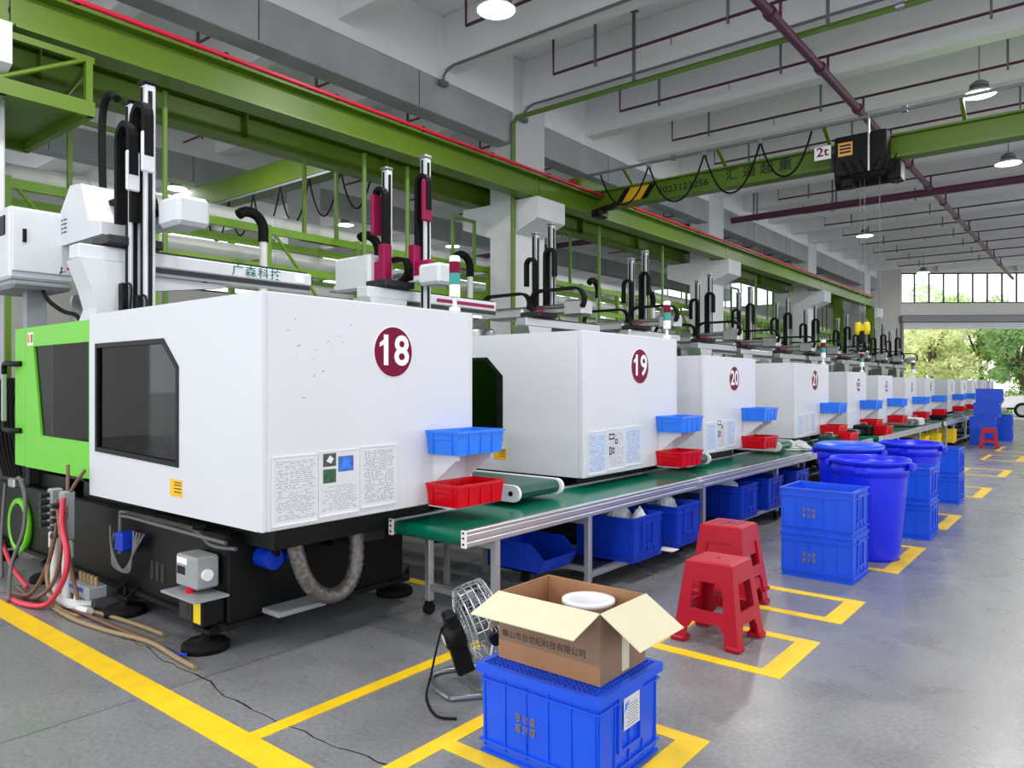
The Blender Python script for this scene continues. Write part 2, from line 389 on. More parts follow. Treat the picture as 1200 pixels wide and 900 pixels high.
runway(-7.68, 'green crane runway beam with red conductor bar above the machines', True)
runway(-8.88, 'green crane runway beam without red bar, behind the columns', False)
# steel post at the end of the runway
for x, y, l in ((-7.68,33.0,'green steel post carrying the far end of the red barred runway'), (-8.88,33.0,'green steel post carrying the far end of the plain runway'), (-7.75,28.6,'green steel post standing beside the third column beyond the crane')):
    t = thing('steel_post', (x,y,0), l, 'post')
    one('post_shaft', 'rail_green', lambda b: (b.box((x-.13,y-.15,0), (x+.13,y-.13,4.66)), b.box((x-.13,y+.13,0), (x+.13,y+.15,4.66)), b.box((x-.01,y-.13,0), (x+.01,y+.13,4.66))), t)
    one('base_plate', 'rail_green', lambda b: b.box((x-.2,y-.2,0), (x+.2,y+.2,.02)), t)
def bracket_frame():
    # hung steel walkway end near the first column
    t = thing('steel_walkway', (-7.7,2.4,3.7), 'green steel walkway frame hanging by the first column', 'walkway')
    one('deck', 'rail_green', lambda b: b.box((-9.4,-1.5,4.14), (-7.55,2.93,4.17)), t)
    for x in (-7.6, -9.3): one('side_rail', 'rail_green', lambda b: b.box((x,-1.5,4.05), (x+.06,2.98,4.19)), t)
    one('end_rail', 'rail_green', lambda b: b.box((-9.3,2.92,4.05), (-7.55,2.98,4.19)), t)
    one('top_rail', 'rail_green', lambda b: b.box((-7.6,-1.5,4.56), (-7.55,2.98,4.62)), t)
    for y in (2.9, 1.2): one('rail_post', 'rail_green', lambda b: b.box((-7.6,y,4.19), (-7.54,y+.06,4.6)), t)
    one('brace', 'rail_green', lambda b: b.cyl((-7.6,2.95,4.55), (-9.2,2.95,4.19), .03, n=6), t)
    one('brace', 'rail_green', lambda b: b.cyl((-7.57,2.2,4.19), (-7.57,2.9,4.58), .025, n=6), t)
    for y in (2.2, 1.0): one('cross_bearer', 'rail_green', lambda b: b.box((-9.3,y,4.05), (-7.55,y+.06,4.14)), t)
    for x in (-9.2,): one('hanger', 'rail_green', lambda b: b.box((x,2.9,4.19), (x+.06,2.96,4.67)), t)
bracket_frame()
# bridge crane
CY = 12.1
cr = thing('bridge_crane', (-3,CY,4.84), 'green two ton overhead bridge crane spanning the aisle', 'crane')
one('bridge_girder', 'rail_green', lambda b: ibeam(b, 'x', -7.85, 9, CY, 4.86, 5.19, .2, .02), cr)
one('bottom_flange', 'rail_green', lambda b: b.box((-7.7,CY-.13,4.83), (9,CY+.13,4.858)), cr)
one('end_carriage', 'rail_green', lambda b: (b.cbox((-7.84,CY-.75,5.1), (-7.56,CY+.75,5.32), .02), b.box((-7.8,CY-.3,5.06), (-7.55,CY+.3,5.12))), cr)
for s in (-1, 1): one('wheel', 'dark_metal', lambda b: b.cyl((-7.73,CY+.6*s,5.17), (-7.63,CY+.6*s,5.17), .07), cr)
one('buffer', 'red_bar', lambda b: b.cyl((-7.7,CY-.75,5.22), (-7.7,CY-.85,5.22), .045), cr)
one('drive_motor', 'black', lambda b: (b.cyl((-7.5,CY-.35,4.72), (-7.05,CY-.35,4.8), .055), b.cbox((-7.5,CY-.5,4.6), (-7.3,CY-.2,4.74), .02)), cr)
for i in range(3):
    x = -7.25+.26*i
    one('hazard_stripe', 'black' if i != 1 else 'yellow_label', lambda b: b.prism([(x,4.9),(x+.13,4.9),(x+.32,5.155),(x+.19,5.155)], 'y', CY-.024, CY-.0205), cr)
for i in range(2):
    x = -7.12+.26*i; one('hazard_stripe', 'yellow_label', lambda b: b.prism([(x,4.9),(x+.13,4.9),(x+.32,5.155),(x+.19,5.155)], 'y', CY-.023, CY-.0205), cr)
text('painted_number', '2023122256', .17, (-5.88,CY-.021,5.0), RX, UP, 'ink', cr, .003, 1.15, .012)
for i, ch in enumerate('汇通起重'): text('painted_character', ch, .21, (-4.98+.3*i,CY-.021,5.045), RX, UP, 'ink', cr, .003, 1.1, .012)
one('festoon_track', 'galv', lambda b: b.box((-7.6,CY-.42,5.4), (9,CY-.38,5.44)), cr)
for x in (-6.9, -5.1, -3.4, -1.6, .4): one('track_bracket', 'rail_green', lambda b: b.add([(x,CY-.4,5.4),(x+.05,CY-.4,5.4),(x+.05,CY,5.15),(x,CY,5.15),(x,CY-.4,5.43),(x+.05,CY-.4,5.43),(x+.05,CY,5.19),(x,CY,5.19)], [(0,1,2,3),(7,6,5,4),(0,4,5,1),(2,6,7,3),(1,5,6,2),(0,3,7,4)]), cr)
for x in (-5.9, -2.3): one('track_clip', 'galv', lambda b: b.box((x,CY-.44,5.38), (x+.07,CY-.36,5.46)), cr)
xs = [-7.35, -6.35, -5.3, -4.35, -3.55]
for i in range(4):
    a, c = xs[i], xs[i+1]; m = (a+c)/2; dp = (.62, .72, .74, .62)[i]
    one('festoon_cable', 'rubber', lambda b: b.tube([(a+(c-a)*k/20, CY-.4, 5.38-dp*(1-abs(2*k/20-1)**2.2)) for k in range(21)], .016, 6), cr)
for x in xs[1:4]: one('cable_trolley', 'steel', lambda b: b.cbox((x-.035,CY-.44,5.34), (x+.035,CY-.36,5.42), .01), cr)
h = MB().cbox((-3.22,CY-.42,4.6), (-2.5,CY-.14,5.2), .02).build('hoist_body', 'black', cr)
one('hoist_drum', 'black', lambda b: (b.cyl((-3.3,CY+.05,4.66), (-2.4,CY+.05,4.66), .15, n=16), b.cbox((-2.55,CY-.2,4.5), (-2.36,CY+.1,4.78), .02), b.cbox((-3.16,CY-.3,4.46), (-2.98,CY-.1,4.62), .02)), cr)
one('hoist_side_box', 'dark_metal', lambda b: b.cbox((-3.28,CY-.34,4.72), (-3.22,CY-.2,5.0), .015), cr)
one('warning_sticker', 'orange_label', lambda b: b.box((-3.16,CY-.424,4.9), (-2.96,CY-.4195,5.1), ), h)
for z in (4.94, 4.99, 5.04): one('sticker_print', 'ink', lambda b: b.box((-3.14,CY-.427,z), (-2.98,CY-.4235,z+.028)), h)
one('capacity_sign', 'print_white', lambda b: b.box((-3.5,CY-.44,4.9), (-3.26,CY-.43,5.1)), cr)
text('capacity_text', '2t', .19, (-3.38,CY-.44,5.01), RX, UP, 'maroon', cr, .004, 1.15, .015)
one('pendant_pole', 'alu', lambda b: b.cyl((-2.72,CY-.5,4.6), (-2.72,CY-.5,5.4), .018, n=8), cr)
for x, z in ((-2.93,2.35), (-2.87,2.35), (-2.66,1.75)): one('hoist_chain', 'galv', lambda b: b.cyl((x,CY-.1,z), (x,CY-.1,4.6), .005, n=5), cr)
hk = one('hook_block', 'yellow_crate', lambda b: (b.lathe([(0,.1),(.04,.09),(.05,.03),(.05,-.03),(.04,-.09),(0,-.1)], (-2.96,CY-.1,2.34), 12), b.lathe([(0,.1),(.04,.09),(.05,.03),(.05,-.03),(.04,-.09),(0,-.1)], (-2.84,CY-.1,2.34), 12), b.cbox((-2.96,CY-.13,2.3), (-2.84,CY-.07,2.4), .01)), cr)
one('hook_swivel', 'black', lambda b: b.cbox((-2.94,CY-.14,2.12), (-2.86,CY-.06,2.3), .015), hk)
one('hook', 'black', lambda b: b.tube(arc((-2.9,CY-.1,2.06), .07, 1.6, 6.0, 12, (1,0,0), (0,0,1)), .018, 6), hk)
for k in range(3): one('hoist_cable', 'rubber', lambda b: b.tube([(-3.1+.12*k+.05*j, CY-.45, 4.62+.1*math.sin(j*.5+k)*0+.012*(j-5)**2-.12) for j in range(11)], .012, 5), cr)
# bridge of the neighbouring bay
c2 = thing('bridge_crane', (-15,7.9,4.6), 'dark green bridge crane of the neighbouring bay behind the runway beams', 'crane')
one('bridge_girder', 'rail_green', lambda b: (b.cbox((-21.5,7.75,5.12), (-8.8,8.05,5.56), .01), b.box((-21.5,7.68,5.1), (-8.8,8.12,5.12))), c2)
for i in range(6):
    a = -14+.85*i; c = a+.85
    one('festoon_cable', 'rubber', lambda b: b.tube([(a+(c-a)*k/12, 7.6, 5.0-.7*(1-abs(2*k/12-1)**2)) for k in range(13)], .016, 5), c2)
one('festoon_track', 'galv', lambda b: b.box((-21,7.58,5.0), (-8.9,7.62,5.04)), c2)

# ================================================================== PIPES
def pipe(name, m, pts, r, label, cat='pipe', group=None, n=8):
    return tag(MB().tube(pts, r, n).build(name, m, None, tuple(pts[0])), label, cat, group)
mp = thing('sprinkler_main', (-3.2,15,6.0), 'thick purple sprinkler main running down the aisle ceiling', 'pipe')
one('pipe_run', 'purple', lambda b: b.cyl((-3.2,-5,6.0), (-3.2,37.9,6.0), .062, n=12), mp)
for k in range(16): one('coupling', 'purple', lambda b: b.cyl((-3.2,2.2+2*k+.7,6.0), (-3.2,2.2+2*k+.8,6.0), .085, n=12), mp)
cm = thing('sprinkler_cross_main', (-5,19.4,6.0), 'thick purple cross main running over the crane bay', 'pipe')
one('pipe_run', 'purple', lambda b: b.cyl((-20,19.4,5.95), (10,19.4,5.95), .085, n=12), cm)
for x in (-7.4, -5.4, -1.0, 2): one('hanger_rod', 'galv', lambda b: (b.box((x,19.37,6.0), (x+.03,19.43,SLAB)), b.box((x+.09,19.37,5.85), (x+.12,19.43,SLAB))), cm)
for k in range(-3, 13):
    y = 9.3+2*k
    t = thing('sprinkler_branch', (-5,y,6.3), 'thin dark sprinkler branch between ceiling beams, %s from the near end' % ordn[k+3], 'pipe')
    one('pipe_run', 'purple', lambda b: b.tube([(-6.7,y,7.0),(-6.7,y,6.3),(10,y,6.3)], .021, 6), t)
    one('riser', 'purple', lambda b: b.cyl((-3.2,y,6.0), (-3.2,y,6.3), .021, n=6), t)
    for x in (-5.95, -3.9, -1.2, 2.5): one('hanger_rod', 'galv', lambda b: b.box((x,y-.02,6.22), (x+.03,y+.02,SLAB)), t)
    if k >= 0: one('sprinkler_head', 'steel', lambda b: b.cyl((-4.7,y,6.3), (-4.7,y,6.18), .012, n=6), t)
    t = thing('sprinkler_branch', (-12,y,6.3), 'thin dark sprinkler branch of the neighbouring bay, %s from the near end' % ordn[k+3], 'pipe')
    one('pipe_run', 'purple', lambda b: b.tube([(-9.3,y,7.0),(-9.3,y,6.3),(-14.3,y,6.3)], .021, 6), t)
    for x in (-10.0, -12.2, -13.6): one('hanger_rod', 'galv', lambda b: b.box((x,y-.02,6.22), (x+.03,y+.02,SLAB)), t)
gp = thing('green_cross_pipe', (-7.9,9.83,6.05), 'green pipe dropping down the column and crossing the ceiling', 'pipe')
one('pipe_run', 'pipe_green', lambda b: b.tube([(-7.93,9.83,2.0),(-7.93,9.83,5.95),(-7.86,9.83,6.04),(10,9.83,6.04)], .042, 8), gp)
for x in (-5.6, -2.8, .5): one('hanger_rod', 'galv', lambda b: (b.box((x,9.8,6.05), (x+.035,9.85,SLAB)), b.box((x-.03,9.77,7.12), (x+.065,9.88,SLAB))), gp)
one('coupling', 'steel', lambda b: b.cyl((-2.0,9.83,6.04), (-1.9,9.83,6.04), .05, n=10), gp)
for i, (y, l) in enumerate(((8.3,'grey conduit under the ceiling beam before the nearest column'), (10.3,'grey conduit under the ceiling beam at the nearest column'))):
    t = thing('conduit', (-7.9,y,6.2), l, 'conduit')
    one('pipe_run', 'galv', lambda b: b.tube(smooth([(-7.92,y-.17,6.12),(-7.92,y-.17,6.22),(-7.75,y-.17,6.32),(-7.3,y-.17,6.33),(-4,y-.17,6.33),(10,y-.17,6.33)], 5), .022, 6), t)
    one('junction_box', 'galv', lambda b: b.cbox((-7.968,y-.26,6.06), (-7.88,y-.1,6.14), .01), t)
# white process pipes behind the machines and their green rack
for i, (x, z, r, l) in enumerate(((-9.35,3.78,.12,'upper white insulated pipe on the green rack'), (-9.35,3.3,.12,'lower white insulated pipe on the green rack'), (-9.75,3.95,.07,'thin white pipe behind the insulated pipes'), (-9.0,2.85,.09,'white pipe under the green rack rails'))):
    t = thing('process_pipe', (x,15,z), l, 'pipe')
    one('pipe_run', 'pvc', lambda b: b.cyl((x,2.2,z), (x,33,z), r, n=14), t)
    for k in range(12): one('pipe_collar', 'pvc', lambda b: b.cyl((x,3.6+2.45*k,z), (x,3.75+2.45*k,z), r*1.12, n=14), t)
rk = thing('pipe_rack', (-9.2,15,0), 'lime green steel pipe rack behind the machine row', 'rack')
for x in (-8.72, -9.62):
    for z in (3.55, 3.05): one('rack_rail', 'rack_green', lambda b: b.box((x-.03,2.4,z-.05), (x+.03,33,z+.05)), rk)
for k in range(21):
    y = 2.6+1.5*k
    for x in (-8.72, -9.62):
        one('rack_post', 'rack_green', lambda b: b.box((x-.035,y-.035,0), (x+.035,y+.035,3.62)), rk)
    one('rack_bearer', 'rack_green', lambda b: b.box((-9.62,y-.03,3.12), (-8.72,y+.03,3.18)), rk)
    if k % 2 == 0: one('rack_brace', 'rack_green', lambda b: b.cyl((-8.7,y+.1,3.5), (-8.7,y+.8,2.7), .022, n=6), rk)
for k in range(10):
    y = 3.2+3.0*k
    t = thing('hose_frame', (-8.3,y,2.6), 'green goalpost frame over the pipe rack, %s from the near end' % ordn[k], 'frame')
    hh = (4.35, 4.62)[k % 2]
    for yy in (y, y+.55): one('frame_post', 'pipe_green', lambda b: b.box((-8.78,yy-.022,3.55), (-8.73,yy+.022,hh)), t)
    one('frame_bar', 'pipe_green', lambda b: b.box((-8.78,y-.022,hh), (-8.73,y+.572,hh+.045)), t)
    one('frame_foot', 'pipe_green', lambda b: b.box((-8.8,y-.05,3.5), (-8.7,y+.6,3.56)), t)
for k, (x, y) in enumerate(((-7.95,3.85),(-7.95,6.6),(-7.95,7.4),(-7.95,12.6),(-7.95,15.3),(-7.95,21),(-7.95,24))):
    pipe('drop_pipe', 'pipe_green', [(x,y,0),(x,y,4.665)], .03, 'thin green drop pipe under the runway beam, %s from the near end' % ordn[k])
for k, y in enumerate((5.3, 7.2, 9.2, 11.5, 13.2, 15.6, 19.4, 22.0)):
    t = thing('suction_hose', (-8.3,y,0), 'white pipe bend with black hose on the rack, %s from the near end' % ordn[k], 'hose')
    one('white_pipe', 'pvc', lambda b: b.cyl((-8.35,y,0), (-8.35,y,3.35), .05, n=10), t)
    one('black_elbow', 'rubber', lambda b: b.tube([(-8.35,y,3.3)]+arc((-8.35,y-.2,3.45), .2, 0, math.pi*.75, 8, (0,1,0), (0,0,1)), .065, 10), t)
# lamps
def lamp(x, y, z, label, on=True):
    t = thing('high_bay_lamp', (x,y,z), label, 'lamp', 'round high bay lamps')
    one('lamp_rod', 'galv', lambda b: b.cyl((x,y,z+.2), (x,y,SLAB), .009, n=6), t)
    one('lamp_housing', 'galv', lambda b: (b.lathe([(0,.2),(.06,.2),(.1,.17),(.105,.1),(.14,.08),(.15,.04)], (x,y,z), 20), b.lathe([(.115,.15),(.125,.15),(.125,.12),(.115,.12)], (x,y,z), 20)), t)
    one('lamp_shade', 'print_white', lambda b: b.lathe([(.15,.05),(.2,.03),(.235,0),(.225,-.005),(.15,.03)], (x,y,z), 28), t)
    one('lamp_lens', 'lamp_glow', lambda b: b.lathe([(.222,.004),(.15,-.012),(.0,-.016)], (x,y,z), 28), t)
    ld = bpy.data.lights.new('lamp_light', 'AREA'); ld.shape = 'DISK'; ld.size = .42; ld.energy = LAMP_W; ld.color = (1, .98, .95)
    lo = bpy.data.objects.new('lamp_light', ld); C.objects.link(lo); lo.parent = t; lo.location = (0, 0, -.03)
for i, (x, y, l) in enumerate(((-5.36,6.34,'round high bay lamp nearest the camera at the picture top'), (-1.47,12.6,'large round high bay lamp above the crane hoist on the right'),
    (-1.5,16.9,'round high bay lamp under the crane bridge at the right edge'), (-5.4,14.5,'round high bay lamp hidden behind the crane bridge'), (-5.4,22.6,'round high bay lamp in mid hall behind the hoist chains'),
    (-5.45,31.4,'farthest round high bay lamp before the end wall windows'), (-11.7,6.1,'high bay lamp between the runway beams of the neighbouring bay'),
    (-15.6,7.8,'near white high bay lamp of the neighbouring bay row'), (-15.7,12.4,'middle white high bay lamp of the neighbouring bay row'), (-15.6,16.4,'far white high bay lamp of the neighbouring bay row'),
    (-1.5,8.3,'added unseen high bay lamp over the aisle above the crate stack'), (-1.5,4.0,'added unseen high bay lamp over the aisle above the stools'), (-1.5,-.3,'added unseen high bay lamp over the aisle by the camera'), (-5.4,-1.8,'added unseen high bay lamp over the floor left of the camera'), (-5.4,2.3,'added unseen high bay lamp over machine eighteen'), (3.0,6.0,'added unseen high bay lamp over the right hand floor'), (-1.5,25.2,'added unseen high bay lamp over the far aisle'))):  # lamps on this line are added, out of view, to lighten the floor
    lamp(x, y, 5.7, l)

# ================================================================== MACHINES
XF = -3.3
SPEC = [(18,2.09,3.65,1.97,.75),(19,5.0,6.64,1.935,.735),(20,7.27,8.71,1.80,.76),(21,10.18,11.68,1.79,.76),(22,12.75,13.9,1.70,.76),(23,14.8,15.9,1.66,.76),
        (24,17.16,18.2,1.64,.76),(25,19.3,20.4,1.64,.76),(26,22.3,23.4,1.62,.76),(27,24.5,25.6,1.62,.76),(28,26.7,27.8,1.62,.76),(29,28.9,30.0,1.62,.76),(30,31.1,32.2,1.62,.76)]
NUMW = {18:'eighteen',19:'nineteen',20:'twenty',21:'twenty-one'}
ORD = ['first','second','third','fourth','fifth','sixth','seventh','eighth','ninth','tenth','eleventh','twelfth','thirteenth']
def MN(n): return 'machine '+NUMW[n] if n in NUMW else 'the %s machine in the row' % ORD[n-18]
def place(k): return {18:'nearest in the row', 19:'second in the row', 20:'third in the row'}.get(k, 'further down the row')
def machine(num, y0, y1, zt, zb):
    near = num <= 21
    t = thing('injection_machine', (-4.5,(y0+y1)/2,0), ('white and green injection machine with maroon badge reading '+NUMW[num]) if num in NUMW else ('white injection machine with small maroon badge, %s in the row from the camera' % ORD[num-18]), 'machine', 'injection machines in a row')
    H = zt-zb; W = y1-y0; zz = lambda f: zb+H*f; T = .035
    one('front_panel', 'white', lambda b: b.cbox((XF-T,y0+.029,zb), (XF,y1,zt), .006), t)
    one('corner_trim', 'white', lambda b: b.cbox((XF-.05,y0-.004,zb), (XF-.002,y0+.03,zt), .006), t)
    one('edge_trim', 'white', lambda b: b.cbox((XF-.01,y1-.02,zb), (XF+.004,y1+.004,zt), .003), t)
    wz = lambda v: zb+(v-.75)/1.22*H
    win = [(-5.28,wz(1.05)),(-4.15,wz(1.02)),(-4.15,wz(1.6)),(-4.33,wz(1.77)),(-5.28,wz(1.77))]
    out = [(-5.38,zb),(XF-.05,zb),(XF-.05,wz(1.7)),(XF-.05,zt),(-5.38,zt)]
    sd = one('side_door', 'white', lambda b: b.ring(out, win, 'y', y0, y0+T), t); fixn(sd)
    inn = [(-5.25,wz(1.08)),(-4.18,wz(1.05)),(-4.18,wz(1.585)),(-4.345,wz(1.74)),(-5.25,wz(1.74))]
    fixn(one('window_gasket', 'black', lambda b: b.ring(win, inn, 'y', y0-.006, y0+T), sd))
    one('window_glass', 'glass_dark', lambda b: b.prism(inn, 'y', y0+.012, y0+.02), sd)
    one('far_side_panel', 'white', lambda b: b.box((-5.38,y1-T,zb), (XF-T,y1-.001,zt)), t)
    one('top_frame', 'white', lambda b: (b.box((-5.3,y0+T,zt-.04), (XF-T,y0+T+.06,zt-.005)), b.box((-5.3,y1-T-.06,zt-.04), (XF-T,y1-T,zt-.005))), t)
    # green guard door beyond the white hood
    gz0, gz1 = zb+.1, zt-.03
    g = one('green_door', 'lime', lambda b: b.ring([(-6.62,gz0),(-5.38,gz0),(-5.38,wz(1.4)),(-5.38,gz1),(-6.62,gz1)], [(-6.32,wz(1.12)),(-5.44,wz(1.1)),(-5.44,wz(1.4)),(-5.44,wz(1.79)),(-6.46,wz(1.81))][:0] or [(-6.3,wz(1.11)),(-5.43,wz(1.1)),(-5.43,wz(1.4)),(-5.43,wz(1.79)),(-6.46,wz(1.79))], 'y', y0+.015, y0+.05), t); fixn(g)
    one('door_glass', 'glass_dark', lambda b: b.prism([(-6.3,wz(1.11)),(-5.43,wz(1.1)),(-5.43,wz(1.79)),(-6.46,wz(1.79))], 'y', y0+.03, y0+.036), g)
    one('green_post', 'lime', lambda b: b.cbox((-6.86,y0+.015,gz0), (-6.635,y0+.05,gz1), .006), t)
    one('far_green_panel', 'lime', lambda b: b.box((-6.86,y1-.05,gz0), (-5.38,y1-.015,gz1)), t)
    if near:
        hd = one('door_handle', 'alu', lambda b: b.box((-6.98,y0-.045,wz(1.2)), (-6.94,y0-.02,wz(1.58))), t)
        one('handle_end', 'black', lambda b: b.tube(smooth([(-6.96,y0-.03,wz(1.58)),(-6.93,y0-.035,wz(1.66)),(-6.8,y0-.03,wz(1.66)),(-6.7,y0+.01,wz(1.66))], 4), .022, 6), hd)
        one('handle_end', 'black', lambda b: b.tube(smooth([(-6.96,y0-.03,wz(1.2)),(-6.93,y0-.035,wz(1.14)),(-6.8,y0-.03,wz(1.13)),(-6.7,y0+.01,wz(1.13))], 4), .022, 6), hd)
    # clamp inside
    one('shade_panel', 'black', lambda b: (b.box((-6.8,y1-.08,zb+.12), (-3.4,y1-.06,zt-.05)), b.box((XF-.07,y0+.06,zb+.02), (XF-.05,y1-.08,zt-.05)), b.box((-6.8,y0+.1,zt-.09), (-3.4,y1-.1,zt-.07))), t)  # black panels added behind the glass to stand in for interior shade
    one('fixed_platen', 'dark_metal', lambda b: b.box((-6.3,y0+.2,.5), (-6.0,y1-.2,zt-.2)), t)
    one('moving_platen', 'lime' if num == 18 else 'dark_metal', lambda b: b.box((-4.9,y0+.22,.5), (-4.62,y1-.2,zt-.35)), t)
    one('mould', 'galv', lambda b: b.box((-5.75,y0+.4,.75), (-5.15,y1-.4,zt-.5)), t)
    if near:
        for yy in (y0+.3, y1-.3):
            for z in (.85, zt-.5): one('tie_bar', 'steel', lambda b: b.cyl((-6.2,yy,z), (-3.6,yy,z), .045, n=10), t)
        for z in (.85, 1.15, 1.42): one('toggle_block', 'dark_metal', lambda b: b.cbox((-4.5,y0+.25,z), (-4.2,y1-.3,z+.2), .03), t)
    # black base and feet
    one('base', 'blackgreen', lambda b: (b.cbox((-7.6,y0+.12,.13), (-3.83,y1-.12,.66), .012), b.box((-7.6,y0+.2,.6), (-3.5,y1-.2,zb+.02))), t)
    one('base_flange', 'black', lambda b: b.box((-7.62,y0+.09,.13), (-3.8,y1-.09,.16)), t)
    for x in (-3.98, -5.0, -6.3, -7.4):
        for yy in (y0+.07, y1-.07):
            f = one('foot', 'rubber', lambda b: b.lathe([(0,.085),(.03,.085),(.03,.06),(.11,.05),(.13,.035),(.13,0),(0,0)], (x,yy,0), 16), t)
            one('foot_bracket', 'black', lambda b: (b.box((x-.09,yy-.03,.1), (x+.09,yy+.06,.125)), b.prism([(yy-.03,.125),(yy+.06,.125),(yy+.06,.2)], 'x', x-.09, x-.08), b.prism([(yy-.03,.125),(yy+.06,.125),(yy+.06,.2)], 'x', x+.08, x+.09), b.cyl((x,yy,.09), (x,yy,.17), .012, n=6)), f)
    # injection unit and hopper
    one('injection_unit', 'white', lambda b: (b.cbox((-7.9,y0+.3,.7), (-6.95,y1-.3,1.3), .03), b.cyl((-6.95,(y0+y1)/2,1.25), (-6.3,(y0+y1)/2,1.25), .12)), t)
    one('hopper', 'steel', lambda b: (b.lathe([(0,0),(.07,0),(.09,.15),(.3,.5),(.3,.95),(.28,1.0),(0,1.03)], (-7.25,(y0+y1)/2+.1,1.3), 20)), t)
    # badge
    by, bz, br = y0+W*.557, zb+(1.69-.75)/1.22*H, .147*W/1.56
    bd = one('number_badge', 'print_white', lambda b: b.cyl((XF,by,bz), (XF+.003,by,bz), br*1.03, n=40), t)
    one('badge_disc', 'maroon', lambda b: b.cyl((XF+.003,by,bz), (XF+.0045,by,bz), br, n=40), bd)
    for i, ch in enumerate(str(num)):
        cy = by+(i-.5)*br*.84
        dg = text('badge_digit', ch, br*1.68, (XF+.0045,cy,bz), RY, UP, 'print_white', bd, .002, 1.0, .022)
        if ch == '1': one('digit_flag', 'print_white', lambda b: b.prism([(cy+.0,bz+br*.58),(cy-.0,bz+br*.34),(cy-br*.32,bz+br*.18),(cy-br*.32,bz+br*.34),(cy-br*.14,bz+br*.46)], 'x', XF+.0046, XF+.0062), bd)
    # document pouches
    pw, ph = .283*W/1.56, .36*H/1.22
    for i in range(3):
        a = y0+.05+i*pw; dz = .012*i
        pz0, pz1 = zb+.02+dz, zb+.02+ph+dz*.6
        pc = one('document_pouch', 'plastic_white', lambda b: b.box((XF,a,pz0), (XF+.004,a+pw-.006,pz1)), t)
        fixn(one('pouch_edge', 'plastic_white', lambda b: b.ring([(a,pz0),(a+pw-.006,pz0),(a+pw-.006,pz1),(a,pz1)], [(a+.006,pz0+.006),(a+pw-.012,pz0+.006),(a+pw-.012,pz1-.006),(a+.006,pz1-.006)], 'x', XF+.004, XF+.009), pc))
        m = 'sheet_plain' if num == 18 or i == 1 else 'sheet_blue'
        one('paper_sheet', m, lambda b: b.box((XF+.004,a+.016,pz0+.02), (XF+.0052,a+pw-.02,pz1-.02)), pc)
        if near:
            rr = random.Random(num*7+i); pr = MB(); z = pz0+.03
            while z < pz1-.03:
                if num == 18 and i == 1 and z > pz0+.165: break
                q = a+.024+rr.random()*.02
                while q < a+pw-.045:
                    l = rr.uniform(.008, .035) if i < 2 else .014
                    if rr.random() < .8: pr.box((XF+.0052,q,z), (XF+.0055,q+l,z+(.0035 if i < 2 else .005)))
                    q += l+rr.uniform(.004, .014)
                z += rr.uniform(.0085, .0125) if i < 2 else .011
            tag(pr.build('printed_text', 'ink_pale', pc), kind='stuff')
        if num == 18 and i == 1:
            for n, (p, q, r, s) in zip(('photo_dark','photo_green','photo_blue'), ((.03,.115,.27,.34),(.03,.115,.18,.255),(.13,.235,.235,.32))):
                one('photo_print', n, lambda b: b.box((XF+.0052,a+p,pz0+r), (XF+.0062,a+q,pz0+s)), pc)
            one('pictured_part', 'plastic_white', lambda b: b.prism([(a+.05,pz0+.3),(a+.08,pz0+.285),(a+.1,pz0+.31),(a+.075,pz0+.33)], 'x', XF+.0062, XF+.007), pc)
            one('pictured_part', 'tray_blue', lambda b: b.prism([(a+.16,pz0+.25),(a+.21,pz0+.255),(a+.21,pz0+.3),(a+.16,pz0+.3)], 'x', XF+.0062, XF+.007), pc)
        if num in (19, 20) and i == 1:
            for (p, q, r, s) in ((.03,.12,.26,.31),(.035,.07,.13,.2),(.08,.12,.14,.19),(.13,.17,.22,.26)): fixn(one('printed_frame', 'ink', lambda b: b.ring([(a+p,pz0+r),(a+q,pz0+r),(a+q,pz0+s),(a+p,pz0+s)], [(a+p+.01,pz0+r+.012),(a+q-.01,pz0+r+.012),(a+q-.01,pz0+s-.012),(a+p+.01,pz0+s-.012)], 'x', XF+.0052, XF+.006), pc))
    # warning label
    wl = one('warning_label', 'yellow_label', lambda b: b.box((-4.25,y0-.002,zb+.1), (-4.11,y0-.0002,zb+.2)), t)
    if near:
        for z in (.125, .145, .165, .18): one('label_print', 'ink', lambda b: b.box((-4.2,y0-.003,zb+z), (-4.12,y0-.0021,zb+z+.006)), wl)
    # signal tower
    if num in (18,19,21,22,24):
        st = one('signal_tower', 'print_white', lambda b: (b.cyl((XF-.04,y1-.12,zt), (XF-.04,y1-.12,zt+.1), .014), b.cbox((XF-.07,y1-.15,zt), (XF-.01,y1-.09,zt+.035), .008), b.cyl((XF-.04,y1-.12,zt+.1), (XF-.04,y1-.12,zt+.18), .036, n=18)), t)
        one('teal_light', 'teal', lambda b: b.cyl((XF-.04,y1-.12,zt+.18), (XF-.04,y1-.12,zt+.255), .036, n=18), st)
        one('maroon_light', 'maroon', lambda b: b.cyl((XF-.04,y1-.12,zt+.255), (XF-.04,y1-.12,zt+.33), .036, n=18), st)
        one('tower_cap', 'print_white', lambda b: b.lathe([(.036,0),(.036,.03),(.028,.04),(0,.042)], (XF-.04,y1-.12,zt+.33), 18), st)
    # tray bracket
    tb = y1-.42
    one('tray_bracket', 'plastic_white', lambda b: (b.box((XF,tb+.06,zb+.28), (XF+.22,tb+.07,zb+.315)), b.box((XF,tb+.36,zb+.28), (XF+.22,tb+.37,zb+.315)), b.prism([(XF,zb+.14),(XF+.02,zb+.14),(XF+.2,zb+.28),(XF,zb+.28)], 'y', tb+.06, tb+.066), b.prism([(XF,zb+.14),(XF+.02,zb+.14),(XF+.2,zb+.28),(XF,zb+.28)], 'y', tb+.36, tb+.366), b.box((XF,tb+.02,zb-.01), (XF+.22,tb+.4,zb-.002))), t)
    return t
M18 = None
for sp in SPEC:
    o = machine(*sp); M18 = M18 or o

